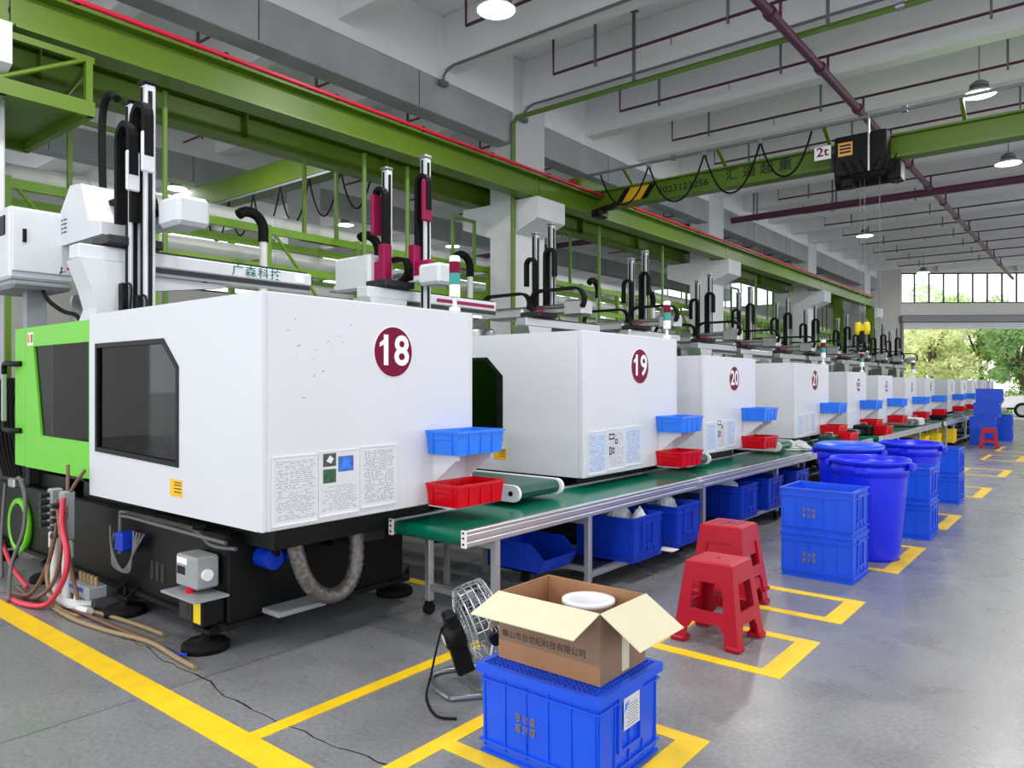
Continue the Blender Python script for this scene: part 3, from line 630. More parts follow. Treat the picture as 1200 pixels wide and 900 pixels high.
def tray(name, m, label, loc, lx, ly, h, group):
    t = thing(name, loc, label, 'tray', group)
    x, y, z = loc; tp = .012; th = .006
    o = [(x-lx/2+tp,y-ly/2+tp),(x+lx/2-tp,y-ly/2+tp),(x+lx/2-tp,y+ly/2-tp),(x-lx/2+tp,y+ly/2-tp)]; u = [(x-lx/2,y-ly/2),(x+lx/2,y-ly/2),(x+lx/2,y+ly/2),(x-lx/2,y+ly/2)]
    ins = lambda P, d: [(p[0]+(d if p[0]<x else -d), p[1]+(d if p[1]<y else -d)) for p in P]
    b = MB(); vs = [(p[0],p[1],z) for p in o]+[(p[0],p[1],z+h) for p in u]+[(p[0],p[1],z+h) for p in ins(u,th)]+[(p[0],p[1],z+.006) for p in ins(o,th)]
    fs = [(3,2,1,0)]+[(i,(i+1)%4,4+(i+1)%4,4+i) for i in range(4)]+[(4+i,4+(i+1)%4,8+(i+1)%4,8+i) for i in range(4)]+[(8+i,8+(i+1)%4,12+(i+1)%4,12+i) for i in range(4)]+[(12,13,14,15)]
    b.add(vs, fs)
    for k in range(1, 4):
        yy = y-ly/2+ly*k/4
        b.box((x+lx/2-tp-.002,yy-.004,z+.004), (x+lx/2+.003,yy+.004,z+h-.01)); b.box((x-lx/2-.003,yy-.004,z+.004), (x-lx/2+tp+.002,yy+.004,z+h-.01))
    for s in (-1, 1):
        for k in (.2, .8):
            xx = x-lx/2+lx*k; b.box((xx-.004,y+s*(ly/2-tp)-.002,z+.004), (xx+.004,y+s*(ly/2+.003),z+h-.01))
    b.build('tray_body', m, t)
    fixn(one('rim', m, lambda b: b.ring([(p[0]-.008 if p[0]<x else p[0]+.008, p[1]-.008 if p[1]<y else p[1]+.008) for p in u], ins(u,.004), 'z', z+h-.012, z+h+.003), t))
    for s in (-1, 1): one('handle', m, lambda b: b.cbox((x-lx*.24,y+s*(ly/2+.004),z+h*.62), (x+lx*.24,y+s*(ly/2-.004),z+h*.8), .004), t)
    return t
protoB = protoR = None
for num, y0, y1, zt, zb in SPEC:
    yb = y1-.205
    L = 'blue plastic tray fixed on the front of '+MN(num)
    if protoB is None: protoB = tray('blue_tray', 'tray_blue', L, (XF+.135,yb,zb+.316), .27, .43, .145, 'blue trays on the machine fronts')
    else: dup(protoB, (XF+.135,yb,zb+.316), None, L)
    L = 'red plastic tray below the blue tray of '+MN(num)
    if protoR is None: protoR = tray('red_tray', 'tray_red', L, (XF+.135,yb,zb), .27, .43, .135, 'red trays under the blue trays')
    else: dup(protoR, (XF+.135,yb,zb), None, L)

# ================================================================== ROBOTS
def oval(c, L, R, e1, e2, n=8, gap=0):
    c = Vector(c); a = Vector(e1)
    return arc(c+a*L/2, R, -math.pi/2, math.pi/2, n, e1, e2)+arc(c-a*L/2, R, math.pi/2, 3*math.pi/2-gap, n, e1, e2)
def robot(num, yc, zt, style):
    zb = zt+.46; X = -6.0
    lab = {'white':'tall white gantry robot with lettered beam above ', 'magenta':'white gantry robot with magenta cable guides above ', 'dark':'gantry robot with looped black cable chains above '}[style]+MN(num)
    t = thing('gantry_robot', (X,yc,zt), lab, 'robot', 'gantry robots above the machines')
    W = 'robot_white' if style != 'dark' else 'alu'; A = {'white':'robot_white','magenta':'magenta','dark':'dark_metal'}[style]
    ya, ye = (yc-.5, yc+1.55) if style != 'dark' else (yc-.5, yc+1.3)
    # riser on the fixed platen
    one('riser', W, lambda b: b.prism([(yc-.45,zt-.1),(yc-.1,zt-.1),(yc-.12,zt+.05),(yc-.02,zt+.2),(yc+.02,zt+.46),(yc-.5,zt+.46),(yc-.42,zt+.25),(yc-.38,zt+.1)], 'x', X-.14, X+.12), t)
    one('riser_foot', 'black', lambda b: b.cbox((X-.2,yc-.52,zt-.13), (X+.2,yc+.02,zt-.1), .01), t)
    bm = one('traverse_beam', W, lambda b: b.cbox((X-.09,ya,zb), (X+.09,ye,zb+.115), .012), t)
    one('beam_rail', 'dark_metal', lambda b: (b.box((X+.05,ya+.1,zb+.115), (X+.08,ye-.05,zb+.13)), b.box((X+.09,ya+.1,zb-.045), (X+.1,ye-.03,zb-.002))), bm)
    one('beam_gusset', W, lambda b: b.prism([(yc-.05,zb),(yc+.75,zb),(yc+.68,zb-.1),(yc-.02,zb-.2)], 'x', X-.05, X+.05), bm)
    one('beam_plate', 'grey_paint', lambda b: b.box((X+.088,ya+.15,zb-.07), (X+.098,ye-.05,zb-.005)), bm)
    if style == 'white':
        for i, ch in enumerate('广森科技'): text('beam_character', ch, .1, (X+.0905,yc+.78+.125*i,zb+.057), RY, UP, 'ink_green', bm, .003, 1.15, .01)
        one('beam_label', 'print_white', lambda b: b.box((X+.09,yc+1.36,zb+.02), (X+.094,yc+1.46,zb+.1)), bm)
        one('bolt_cap', 'black', lambda b: b.cyl((X+.05,yc+.5,zb-.045), (X+.056,yc+.5,zb-.045), .03, n=12), bm)
    if style == 'magenta': one('beam_stripe', 'magenta', lambda b: b.box((X+.09,yc+.5,zb+.035), (X+.094,ye-.05,zb+.075)), bm)
    one('end_stop', 'dark_metal', lambda b: b.cbox((X-.07,ye-.01,zb+.02), (X+.07,ye+.03,zb+.1), .01), bm)
    # carriage
    kz = zb+(.36 if style == 'white' else .24)
    cg = one('carriage', W, lambda b: (b.prism([(-6.95,kz-.12),(-6.1,kz-.12),(-6.1,kz-.02),(-6.35,kz+.02),(-6.5,kz+.34),(-6.72,kz+.36),(-6.95,kz+.14)], 'y', yc-.26, yc+.02) if style == 'white' else b.cbox((-6.75,yc-.28,kz-.12), (-6.15,yc+.02,kz+(.26 if style == 'magenta' else .02)), .03)), t)
    if style == 'white':
        for i in range(4):
            for j in range(2): one('vent_slot', 'black', lambda b: b.box((-6.93+.08*j,yc-.262,kz-.02+.035*i), (-6.87+.08*j,yc-.2598,kz-.008+.035*i)), cg)
    one('carriage_block', 'dark_metal', lambda b: b.cbox((X-.16,yc-.32,zb+.13), (X+.16,yc+.1,zb+.2), .01), t)
    # kick beam toward the aisle
    kb = one('kick_beam', W, lambda b: (b.cbox((-7.15,yc+.02,kz-.045), (-5.62,yc+.2,kz+.02), .01)), t)
    one('slide_plate', 'grey_paint' if style != 'dark' else 'alu', lambda b: b.box((-7.1,yc-.08,kz-.065), (-5.9,yc+.02,kz-.045)), kb)
    one('kick_rail', 'steel', lambda b: (b.cyl((-7.1,yc+.06,kz+.05), (-5.6,yc+.06,kz+.05), .03, n=8), b.cyl((-7.1,yc+.16,kz+.05), (-5.6,yc+.16,kz+.05), .03, n=8)), kb)
    one('kick_end_cap', W, lambda b: b.cbox((-5.66,yc-.04,kz-.1), (-5.34,yc+.22,kz+.12), .03), kb)
    if style == 'dark':
        one('cable_chain', 'rubber', lambda b: b.tube(oval((-6.62,yc-.06,kz+.1), .55, .15, (1,0,0), (0,0,1), 8, .8), (.04,.018), 4, flat=(0,1,0)), t)
        one('cable_chain', 'rubber', lambda b: b.tube(oval((-5.72,yc-.08,kz+.1), .55, .16, (-1,0,0), (0,0,1), 8, .9), (.04,.018), 4, flat=(0,1,0)), t)
        one('red_cable_bundle', 'red_bar', lambda b: b.tube(smooth([(-6.8,yc-.09,kz-.04),(-6.5,yc-.1,kz+.0),(-6.2,yc-.1,kz-.03),(-5.9,yc-.09,kz)], 4), .012, 5), t)
    else:
        one('cable_chain', 'rubber', lambda b: b.tube(oval((-6.35,yc-.02,kz+.09), .85, .12, (1,0,0), (0,0,1), 8, .7), (.05,.02), 4, flat=(0,1,0)), t)
    # two vertical arms
    for j, (xa, ya2, top) in enumerate(((-6.22,yc+.1,1.0), (-5.98,yc+.14,1.12))):
        if style == 'white': xa = (-5.86, -5.7)[j]; ya2 = yc+(-.14, -.1)[j]
        if num == 19: xa = (-6.1, -5.75)[j]; ya2 = yc+(-.08, .16)[j]
        zt2 = zb+(.22 if style == 'white' else .42)+top if style != 'dark' else zb+.42+top*.9
        a = one('arm', W if style != 'dark' else 'steel', lambda b: (b.cbox((xa-.045,ya2-.03,zt-.05 if j else zt+.05), (xa+.045,ya2+.05,zt2), .008)), t)
        one('arm_rail', 'black', lambda b: (b.box((xa-.02,ya2-.04,zt+.05), (xa+.005,ya2-.03,zt2-.02)), b.box((xa+.045,ya2-.01,zt+.05), (xa+.052,ya2+.02,zt2-.05))), a)
        one('arm_cap', 'black' if style == 'white' else 'steel', lambda b: b.cbox((xa-.05,ya2-.05,zt2-.0), (xa+.05,ya2+.06,zt2+.035), .01), a)
        r = .105 if style == 'white' else .075
        zc = zt2-.28 if style != 'dark' else zt2-.42; sgn = (-1, 1)[j] if style != 'white' else 1
        ch = [(xa-sgn*r*.6,ya2-.06,zb+.3)]+[(xa-sgn*r*.6,ya2-.06,zc)]+arc((xa+sgn*r*.4,ya2-.06,zc), r, math.pi, 0, 8, (sgn,0,0), (0,0,1))+[(xa+sgn*r*1.4,ya2-.06,zc-.3)]
        one('arm_cable_chain', 'rubber', lambda b: b.tube(ch, (.035,.022), 4, flat=(0,1,0)), t)
        if style == 'white': one('chain_clamp', W, lambda b: b.cbox((xa+r*1.3,ya2-.11,zc-.42), (xa+r*1.6,ya2-.01,zc-.12), .01), t)
        if style == 'magenta':
            one('chain_guide', 'magenta', lambda b: (b.cbox((xa+sgn*r*1.55,ya2-.13,zc-.42), (xa+sgn*r*.9,ya2-.0,zc+.02), .012)), t)
            one('chain_base', 'magenta', lambda b: (b.cbox((xa-sgn*.12,ya2-.14,zb+.2), (xa-sgn*.02,ya2-.02,zb+.6), .012), b.cbox((xa-sgn*.02,ya2-.13,zb+.2), (xa+sgn*.2,ya2-.05,zb+.42), .012)), t)
        gz = zt-.1 if j else zt+.0
        g = one('gripper', 'steel', lambda b: (b.cbox((xa-.05,ya2-.05,gz-.05), (xa+.05,ya2+.05,gz+.06), .01), b.cyl((xa,ya2,gz-.05), (xa,ya2,gz-.2), .018, n=8)), t)
        one('gripper_body', 'black', lambda b: (b.cbox((xa-.04,ya2-.09,gz+.08), (xa+.04,ya2-.05,gz+.3), .008), b.tube(smooth([(xa+.05,ya2-.05,gz+.3),(xa+.13,ya2-.06,gz+.25),(xa+.12,ya2-.07,gz+.05),(xa+.05,ya2-.06,gz)], 4), .01, 5)), g)
    if style == 'white':
        one('air_hose', 'rubber', lambda b: b.tube(smooth([(-6.6,yc-.05,kz+.3),(-6.62,yc-.05,kz+.8),(-6.58,yc-.05,kz+1.05),(-6.45,yc-.05,kz+1.12),(-6.33,yc-.05,kz+1.05)], 5), .032, 8), t)
    return t
YC = {18:2.72, 19:5.45, 20:8.1, 21:10.75}
pd = None
for num, y0, y1, zt, zb in SPEC[:12]:
    yc = YC.get(num, y0+.55)
    if num <= 20: r = robot(num, yc, zt, {18:'white',19:'magenta'}.get(num, 'dark')); pd = r
    else:
        L = 'gantry robot with looped black cable chains above '+MN(num)
        dup(pd, (-6.0,yc,zt), None, L)
# control cabinet by the first robot
t = thing('robot_cabinet', (-7.3,2.3,2.3), 'white robot control cabinet with black latch left of the nearest robot', 'cabinet')
one('cabinet_body', 'robot_white', lambda b: b.cbox((-7.7,2.08,2.36), (-6.92,2.56,2.95), .02), t)
d = one('cabinet_door', 'robot_white', lambda b: b.cbox((-6.92,2.1,2.42), (-6.9,2.55,2.93), .008), t)
one('latch', 'black', lambda b: b.cbox((-6.9,2.17,2.66), (-6.885,2.2,2.77), .005), d)
one('vent_plate', 'black', lambda b: b.cbox((-7.12,2.07,2.72), (-7.0,2.085,2.88), .005), t)
one('cabinet_sill', 'grey_paint', lambda b: b.cbox((-7.7,2.1,2.29), (-6.93,2.56,2.37), .03), t)
one('logo_mark', 'ink', lambda b: (b.prism([(2.44,2.43),(2.5,2.46),(2.45,2.45)], 'x', -6.9, -6.899), b.prism([(2.455,2.49),(2.47,2.49),(2.45,2.41)], 'x', -6.9, -6.899)), d)
one('logo_strip', 'red_bar', lambda b: b.box((-6.9,2.5,2.47), (-6.899,2.545,2.49)), d)
one('cabinet_support', 'grey_paint', lambda b: (b.box((-7.3,2.3,1.9), (-7.2,2.45,2.29)), b.box((-7.3,2.3,1.3), (-7.15,2.45,1.95))), t)
one('cable', 'rubber', lambda b: b.tube(smooth([(-7.0,2.35,2.3),(-6.9,2.36,2.2),(-6.7,2.4,2.1),(-6.5,2.42,2.06),(-6.4,2.42,2.0)], 4), .018, 6), t)
t = thing('bulk_container', (-7.2,4.3,0), 'pale round hopper lid seen above the hood of machine eighteen', 'hopper')
one('hopper_drum', 'robot_white', lambda b: b.lathe([(.0,.9),(.32,.9),(.33,2.1),(.3,2.14),(.3,2.12)], (-6.9,4.2,0), 24), t)
one('hopper_lid', 'grey_paint', lambda b: b.lathe([(.34,2.1),(.34,2.15),(.1,2.2),(0,2.2)], (-6.9,4.2,0), 24), t)
one('stand', 'grey_paint', lambda b: b.cbox((-7.2,3.9,0), (-6.6,4.5,.9), .01), t)
# grey dryers / hoppers behind machines nineteen to 23
for k, (y, h, n) in enumerate(((6.9,2.15,19),(9.4,2.1,20),(12.1,2.0,21),(14.3,1.95,22),(16.6,1.95,23))):
    t = thing('material_dryer', (-7.1,y,0), 'pale material dryer cabinet standing behind '+MN(n), 'dryer')
    one('dryer_body', 'robot_white', lambda b: b.cbox((-7.35,y-.25,.1), (-6.85,y+.2,h), .02), t)
    one('dryer_lid', 'grey_paint', lambda b: b.cbox((-7.37,y-.27,h), (-6.83,y+.22,h+.05), .01), t)
    one('blower', 'dark_metal', lambda b: b.cyl((-7.1,y-.02,h+.05), (-7.1,y-.02,h+.3), .1, n=14), t)
    for xx in (-7.3, -6.9): one('leg', 'black', lambda b: b.box((xx-.02,y-.2,0), (xx+.02,y-.16,.1)), t)

# ================================================================== CONVEYORS
def conveyor(y0, y1, label, x0=-3.49, x1=-2.84, z=.65):
    t = thing('belt_conveyor', ((x0+x1)/2,(y0+y1)/2,0), label, 'conveyor', 'long green belt conveyors')
    def belt(b):
        r = .045; pr = [(y0+.05+r*math.cos(a), z-r+r*math.sin(a)) for a in [math.pi*1.5-math.pi*i/8 for i in range(9)]]+[(y1-.05+r*math.cos(a), z-r+r*math.sin(a)) for a in [math.pi/2-math.pi*i/8 for i in range(9)]]
        n = len(pr); A = [(x0+.04,)+p for p in pr]; B = [(x1-.04,)+p for p in pr]
        b.add(A+B, [(i,n+i,n+(i+1)%n,(i+1)%n) for i in range(n)], True); b.add(A, [tuple(range(n))]); b.add(B, [tuple(range(n))[::-1]])
    fixn(one('belt', 'belt', belt, t))
    for x, s in ((x0,1), (x1,-1)):
        ys = y0
        while ys < y1-.1:
            ye = min(ys+3.1, y1)
            r = one('side_rail', 'alu', lambda b: (b.cbox((x,ys,z-.085), (x+.036*s,ye-.004,z-.055), .004), b.box((x+.006*s,ys,z-.056), (x+.03*s,ye-.004,z-.045)), b.cbox((x,ys,z-.046), (x+.036*s,ye-.004,z-.012), .004), b.box((x+.006*s,ys,z-.013), (x+.03*s,ye-.004,z-.004)), b.cbox((x,ys,z-.005), (x+.036*s,ye-.004,z+.012), .004)), t)
            one('end_plate', 'print_white', lambda b: b.cbox((x-.004*s,ys-.008,z-.088), (x+.04*s,ys-.001,z+.014), .003), r)
            for q in (-.065, -.03, .0): one('plate_bolt', 'black', lambda b: b.cyl((x+.018*s,ys-.012,z+q), (x+.018*s,ys-.008,z+q), .007, n=8), r)
            if ye < y1-.1: one('joint_plate', 'alu', lambda b: b.cbox((x-.006*s,ye-.06,z-.075), (x,ye+.06,z-.02), .003), r)
            ys = ye
    ys = y0+.28
    while ys < y1:
        for x in (x0+.02, x1-.065):
            l = one('leg', 'alu', lambda b: b.cbox((x,ys,.09), (x+.045,ys+.045,z-.085), .004), t)
            one('caster', 'rubber', lambda b: (b.cyl((x+.005,ys+.02,.04), (x+.04,ys+.02,.04), .04, n=14), b.box((x+.01,ys-.005,.04), (x+.015,ys+.045,.09)), b.box((x+.03,ys-.005,.04), (x+.035,ys+.045,.09))), l)
        for zq in (.16, z-.15): one('cross_tie', 'alu', lambda b: b.cbox((x0+.065,ys+.005,zq), (x1-.065,ys+.04,zq+.04), .004), t)
        ys += 1.02 if ys < y0+.5 else 1.9
    for x in (x0+.02, x1-.065): one('lower_rail', 'alu', lambda b: b.cbox((x,y0+1.34,.12), (x+.045,y1-.1,.16), .004), t)
    one('lower_shelf', 'dark_metal', lambda b: b.box((x0+.065,y0+1.4,.135), (x1-.065,y1-.2,.15)), t)
    return t
conveyor(3.1, 12.4, 'long green belt conveyor with aluminium frame, nearest the camera')
conveyor(12.95, 18.4, 'second belt conveyor section beyond the round blue bins')
conveyor(18.9, 31.5, 'farthest belt conveyor section beside the tall crate stack')
def shortbelt(ya, yb, label, m='belt_dark', xe=-3.17, side='print_white'):
    t = thing('feeder_belt', (-4.2,(ya+yb)/2,0), label, 'conveyor', 'short feeder belts between the machines')
    r = .05; z = .79; x0 = -6.1
    pr = [(xe-r+r*math.cos(a), z-r+r*math.sin(a)) for a in [math.pi/2-math.pi*i/8 for i in range(9)]]+[(x0+r*math.cos(a), z-r+r*math.sin(a)) for a in [math.pi*1.5-math.pi*i/8 for i in range(9)]]
    fixn(one('belt', m, lambda b: b.prism(pr, 'y', ya+.02, yb-.02), t))
    for y in (ya, yb-.02):
        pr2 = [(xe-.03+.058*math.cos(a), z-r+.058*math.sin(a)) for a in [math.pi/2-math.pi*i/8 for i in range(9)]]+[(x0,z-.108),(x0,z+.008)]
        o = fixn(one('side_guard', side, lambda b: b.prism(pr2, 'y', y-.004, y+.02), t))
        one('bearing', 'black', lambda b: b.cyl((xe-.05,y-.012,z-.05), (xe-.05,y+.028,z-.05), .018, n=10), o)
    for x in (-3.9, -5.4):
        for y in (ya+.03, yb-.06): one('leg', 'alu', lambda b: b.box((x,y,0), (x+.035,y+.035,z-.11)), t)
shortbelt(3.97, 4.5, 'dark green feeder belt sliding out between machines eighteen and nineteen')
shortbelt(6.72, 7.1, 'pale green feeder belt between machines nineteen and twenty', 'belt_dark')
shortbelt(8.95, 9.45, 'white sided feeder belt between machines twenty and twenty-one', 'belt', -3.1)
shortbelt(12.0, 12.4, 'black sided feeder belt beyond machine twenty-one', 'belt_dark', -3.0, 'black')
shortbelt(16.2, 16.7, 'grey feeder belt beyond machine twenty-three', 'dark_metal', -3.0, 'alu')

# ================================================================== CRATES, BINS, STOOLS
def crate(label, loc, lx, ly, h, m='crate_blue', group='blue stacking crates', lid=False, rz=0, mark=True, note=False, name='stacking_crate'):
    t = thing(name, (0,0,0), label, 'crate', group)
    th = .012; tp = .012; z0 = .0
    o = [(-lx/2+tp,-ly/2+tp),(lx/2-tp,-ly/2+tp),(lx/2-tp,ly/2-tp),(-lx/2+tp,ly/2-tp)]; u = [(-lx/2+.006,-ly/2+.006),(lx/2-.006,-ly/2+.006),(lx/2-.006,ly/2-.006),(-lx/2+.006,ly/2-.006)]
    ins = lambda P, d: [(p[0]+(d if p[0]<0 else -d), p[1]+(d if p[1]<0 else -d)) for p in P]
    b = MB(); vs = [(p[0],p[1],z0) for p in o]+[(p[0],p[1],h) for p in u]+[(p[0],p[1],h) for p in ins(u,th)]+[(p[0],p[1],.015) for p in ins(o,th)]
    b.add(vs, [(3,2,1,0)]+[(i,(i+1)%4,4+(i+1)%4,4+i) for i in range(4)]+[(4+i,4+(i+1)%4,8+(i+1)%4,8+i) for i in range(4)]+[(8+i,8+(i+1)%4,12+(i+1)%4,12+i) for i in range(4)]+[(12,13,14,15)])
    b.build('crate_body', m, t)
    R = MB()
    for s in (-1, 1):
        for k in range(6):
            x = -lx/2+.02+(lx-.04)*k/5; R.box((x-.004,s*(ly/2-tp-.004),.03), (x+.004,s*(ly/2-.003),h-.02))
        for k in range(5):
            y = -ly/2+.02+(ly-.04)*k/4; R.box((s*(lx/2-tp-.004),y-.004,.03), (s*(lx/2-.003),y+.004,h-.02))
    R.build('rib_set', m, t)
    def rim(z, hh, d): fixn(one('rim', m, lambda b: b.ring([(-lx/2-d,-ly/2-d),(lx/2+d,-ly/2-d),(lx/2+d,ly/2+d),(-lx/2-d,ly/2+d)], [(-lx/2+.01,-ly/2+.01),(lx/2-.01,-ly/2+.01),(lx/2-.01,ly/2-.01),(-lx/2+.01,ly/2-.01)], 'z', z, z+hh), t))
    rim(h-.012, .012, .004); rim(h-.06, .008, .003); rim(0, .01, -.002); rim(.045, .008, .002)
    for s in (-1, 1):
        one('handle_frame', m, lambda b: b.ring([(-ly*.2,h*.3),(ly*.2,h*.3),(ly*.2,h*.9),(-ly*.2,h*.9)], [(-ly*.15,h*.33),(ly*.15,h*.33),(ly*.15,h*.85),(-ly*.15,h*.85)], 'x', s*(lx/2-.012), s*(lx/2+.004)), t)
    if mark:
        rr = random.Random(5); mk = MB()
        for i in range(6):
            cx, cz = -lx*.16+.036*(i%3), h*.52-.042*(i//3)
            for q in range(4): zq = cz-.013+.0085*q; mk.box((cx-.013+rr.uniform(0,.008),-ly/2+.0035,zq), (cx+.013-rr.uniform(0,.008),-ly/2+.012,zq+.003))
            for q in (-1, 1): mk.box((cx+.007*q-.0015,-ly/2+.0035,cz-.014+rr.uniform(0,.01)), (cx+.007*q+.0015,-ly/2+.012,cz+.014-rr.uniform(0,.008)))
        mk.build('printed_mark', 'hose_tan', t)
    if lid:
        ld = one('lattice_top', m, lambda b: (b.box((-lx/2,-ly/2,h-.004), (lx/2,ly/2,h+.0))), t)
        g = MB()
        for k in range(25): x = -lx/2+.01+(lx-.02)*k/24; g.box((x-.003,-ly/2+.005,h), (x+.003,ly/2-.005,h+.006))
        for k in range(21): y = -ly/2+.01+(ly-.02)*k/20; g.box((-lx/2+.005,y-.003,h), (lx/2-.005,y+.003,h+.006))
        g.build('lattice_rib_set', m, ld)
        fixn(one('top_lip', m, lambda b: b.ring([(-lx/2-.012,-ly/2-.012),(lx/2+.012,-ly/2-.012),(lx/2+.012,ly/2+.012),(-lx/2-.012,ly/2+.012)], [(-lx/2+.012,-ly/2+.012),(lx/2-.012,-ly/2+.012),(lx/2-.012,ly/2-.012),(-lx/2+.012,ly/2-.012)], 'z', h-.03, h+.007), ld))
    if note:
        n = one('paper_note', 'sheet_plain', lambda b: b.box((lx/2+.005,-.06,h*.52), (lx/2+.0065,.06,h*.86)), t)
        pr = MB()
        for k in range(8): pr.box((lx/2+.0065,-.045+.008*(k%3),h*.55+.011*k), (lx/2+.0068,.05-.006*(k%2),h*.55+.011*k+.004))
        tag(pr.build('note_print', 'ink_pale', n), kind='stuff')
        one('note_mark', 'tray_blue', lambda b: b.prism([(-.055,h*.7),(-.02,h*.82),(-.05,h*.8)], 'x', lx/2+.0065, lx/2+.0072), n)
    t.location = loc; t.rotation_euler.z = rz
    return t
CR = 'blue stacking crates'
crate('blue crate with lattice top under the open cardboard box', (-1.72,2.5,0), .57, .46, .355, lid=True, note=True)
pc = crate('upper blue crate of the stack beside the nearest round bin', (-1.75,6.09,.345), .54, .46, .345)
c2 = dup(pc, (-1.75,6.09,0), None, 'lower blue crate of the stack beside the nearest round bin')
dup(pc, (-1.6,8.22,.345), 0, 'upper blue crate of the stack between the round bins'); dup(pc, (-1.6,8.22,0), 0, 'lower blue crate of the stack between the round bins')
dup(pc, (-1.72,10.85,.345), 0, 'upper blue crate of the stack past the farther round bin'); dup(pc, (-1.72,10.85,0), 0, 'lower blue crate of the stack past the farther round bin')
for i, (x, y, l) in enumerate(((-2.42,21.5,'lowest blue crate of the tall far stack'), (-2.42,21.5,'second blue crate from the floor in the tall far stack'), (-2.34,21.55,'third blue crate from the floor in the tall far stack'), (-2.3,21.6,'topmost blue crate of the tall far stack'))):
    dup(pc, (x,y,.346*i), 0, l)
dup(pc, (-2.25,23.4,0), 0, 'lower blue crate behind the tall far stack'); dup(pc, (-2.25,23.4,.346), 0, 'upper blue crate behind the tall far stack')
# crates under the conveyor
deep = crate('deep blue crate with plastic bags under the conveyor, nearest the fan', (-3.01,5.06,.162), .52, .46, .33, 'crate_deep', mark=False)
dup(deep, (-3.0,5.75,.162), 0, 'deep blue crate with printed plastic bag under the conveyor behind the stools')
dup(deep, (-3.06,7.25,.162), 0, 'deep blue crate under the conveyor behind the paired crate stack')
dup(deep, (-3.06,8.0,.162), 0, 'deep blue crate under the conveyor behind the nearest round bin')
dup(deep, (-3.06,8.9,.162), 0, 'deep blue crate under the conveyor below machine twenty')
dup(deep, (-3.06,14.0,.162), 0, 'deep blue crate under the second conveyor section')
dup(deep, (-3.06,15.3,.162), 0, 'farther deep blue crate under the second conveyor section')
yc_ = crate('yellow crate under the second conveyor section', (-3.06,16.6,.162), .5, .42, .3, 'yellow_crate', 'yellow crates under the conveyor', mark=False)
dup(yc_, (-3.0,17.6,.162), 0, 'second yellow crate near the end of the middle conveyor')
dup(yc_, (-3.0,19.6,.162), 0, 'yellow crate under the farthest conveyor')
def pickbin():
    t = thing('picking_bin', (0,0,0), 'open fronted blue picking bin under the near conveyor end', 'bin')
    pts = [(-.24,0),(.2,0),(.26,.1),(.14,.2),(-.24,.2)]
    for y in (-.2, .19): one('bin_side', 'crate_deep', lambda b: b.prism(pts, 'y', y, y+.01), t)
    one('bin_floor', 'crate_deep', lambda b: b.box((-.24,-.2,0), (.2,.2,.01)), t)
    one('bin_back', 'crate_deep', lambda b: b.box((-.24,-.2,0), (-.23,.2,.2)), t)
    one('bin_front_lip', 'crate_deep', lambda b: b.add([(.2,-.2,0),(.26,-.2,.1),(.26,.2,.1),(.2,.2,0),(.19,-.2,.005),(.25,-.2,.1),(.25,.2,.1),(.19,.2,.005)], [(0,1,2,3)[::-1],(4,5,6,7),(1,5,6,2)]), t)
    one('bin_contents', 'rubber', lambda b: b.lathe([(0,.09),(.06,.08),(.1,.03),(.11,.01)], (-.05,0,.01), 12), t)
    return t
o = pickbin(); o.location = (-3.22,4.2,.205); o.rotation_euler.z = 0
# plastic bags
def bag(label, loc, rx, ry, h, seed, printed=False):
    random.seed(seed); n, m = 22, 12; vs = []; fs = []
    for i in range(m+1):
        v = i/m; rr = math.sin(math.pi*min(.5+v*.52, 1))**.6 if v < .99 else .05
        for j in range(n):
            a = 2*math.pi*j/n; k = 1+.16*math.sin(3*a+seed+4*v)+random.uniform(-.09, .09)
            vs.append((rx*rr*k*math.cos(a), ry*rr*k*math.sin(a), h*v*(1+random.uniform(-.04,.04))))
    for i in range(m):
        for j in range(n): fs.append((i*n+j,i*n+(j+1)%n,(i+1)*n+(j+1)%n,(i+1)*n+j))
    fs.append(tuple(range(n))[::-1]); fs.append(tuple(m*n+j for j in range(n)))
    t = thing('plastic_bag', (0,0,0), label, 'bag', 'plastic bags under the conveyor')
    b = MB(); b.add(vs, fs); b.build('bag_film', 'bag', t)
    if printed:
        for k in range(3): text('bag_print', 'm', .07, (rx*1.16,-.08+.06*k,h*.35), RY, UP, 'ink', t, .004)
    t.location = loc; return t
bag('crumpled clear plastic bag in the crate nearest the fan', (-3.05,5.06,.31), .165, .165, .27, 3)
bag('flat clear bag bundle at the corner of the crate nearest the fan', (-2.87,5.14,.34), .07, .09, .2, 5)
bag('white printed plastic bag bulging from the second crate', (-3.0,5.75,.31), .18, .165, .28, 8, True)
bag('loose clear bag in the crate behind the paired stack', (-3.06,7.25,.3), .16, .16, .28, 11)
bag('white plastic bag lying on the conveyor belt by machine twenty-one', (-3.12,9.75,.655), .16, .22, .12, 14)
t = thing('white_card', (-2.85,5.42,.162), 'blank white card lying on the lower conveyor shelf', 'card')
one('card_sheet', 'print_white', lambda b: b.box((-2.92,5.36,.163), (-2.7,5.48,.168)), t); one('card_edge', 'cardboard_pale', lambda b: b.box((-2.92,5.357,.162), (-2.7,5.36,.169)), t)
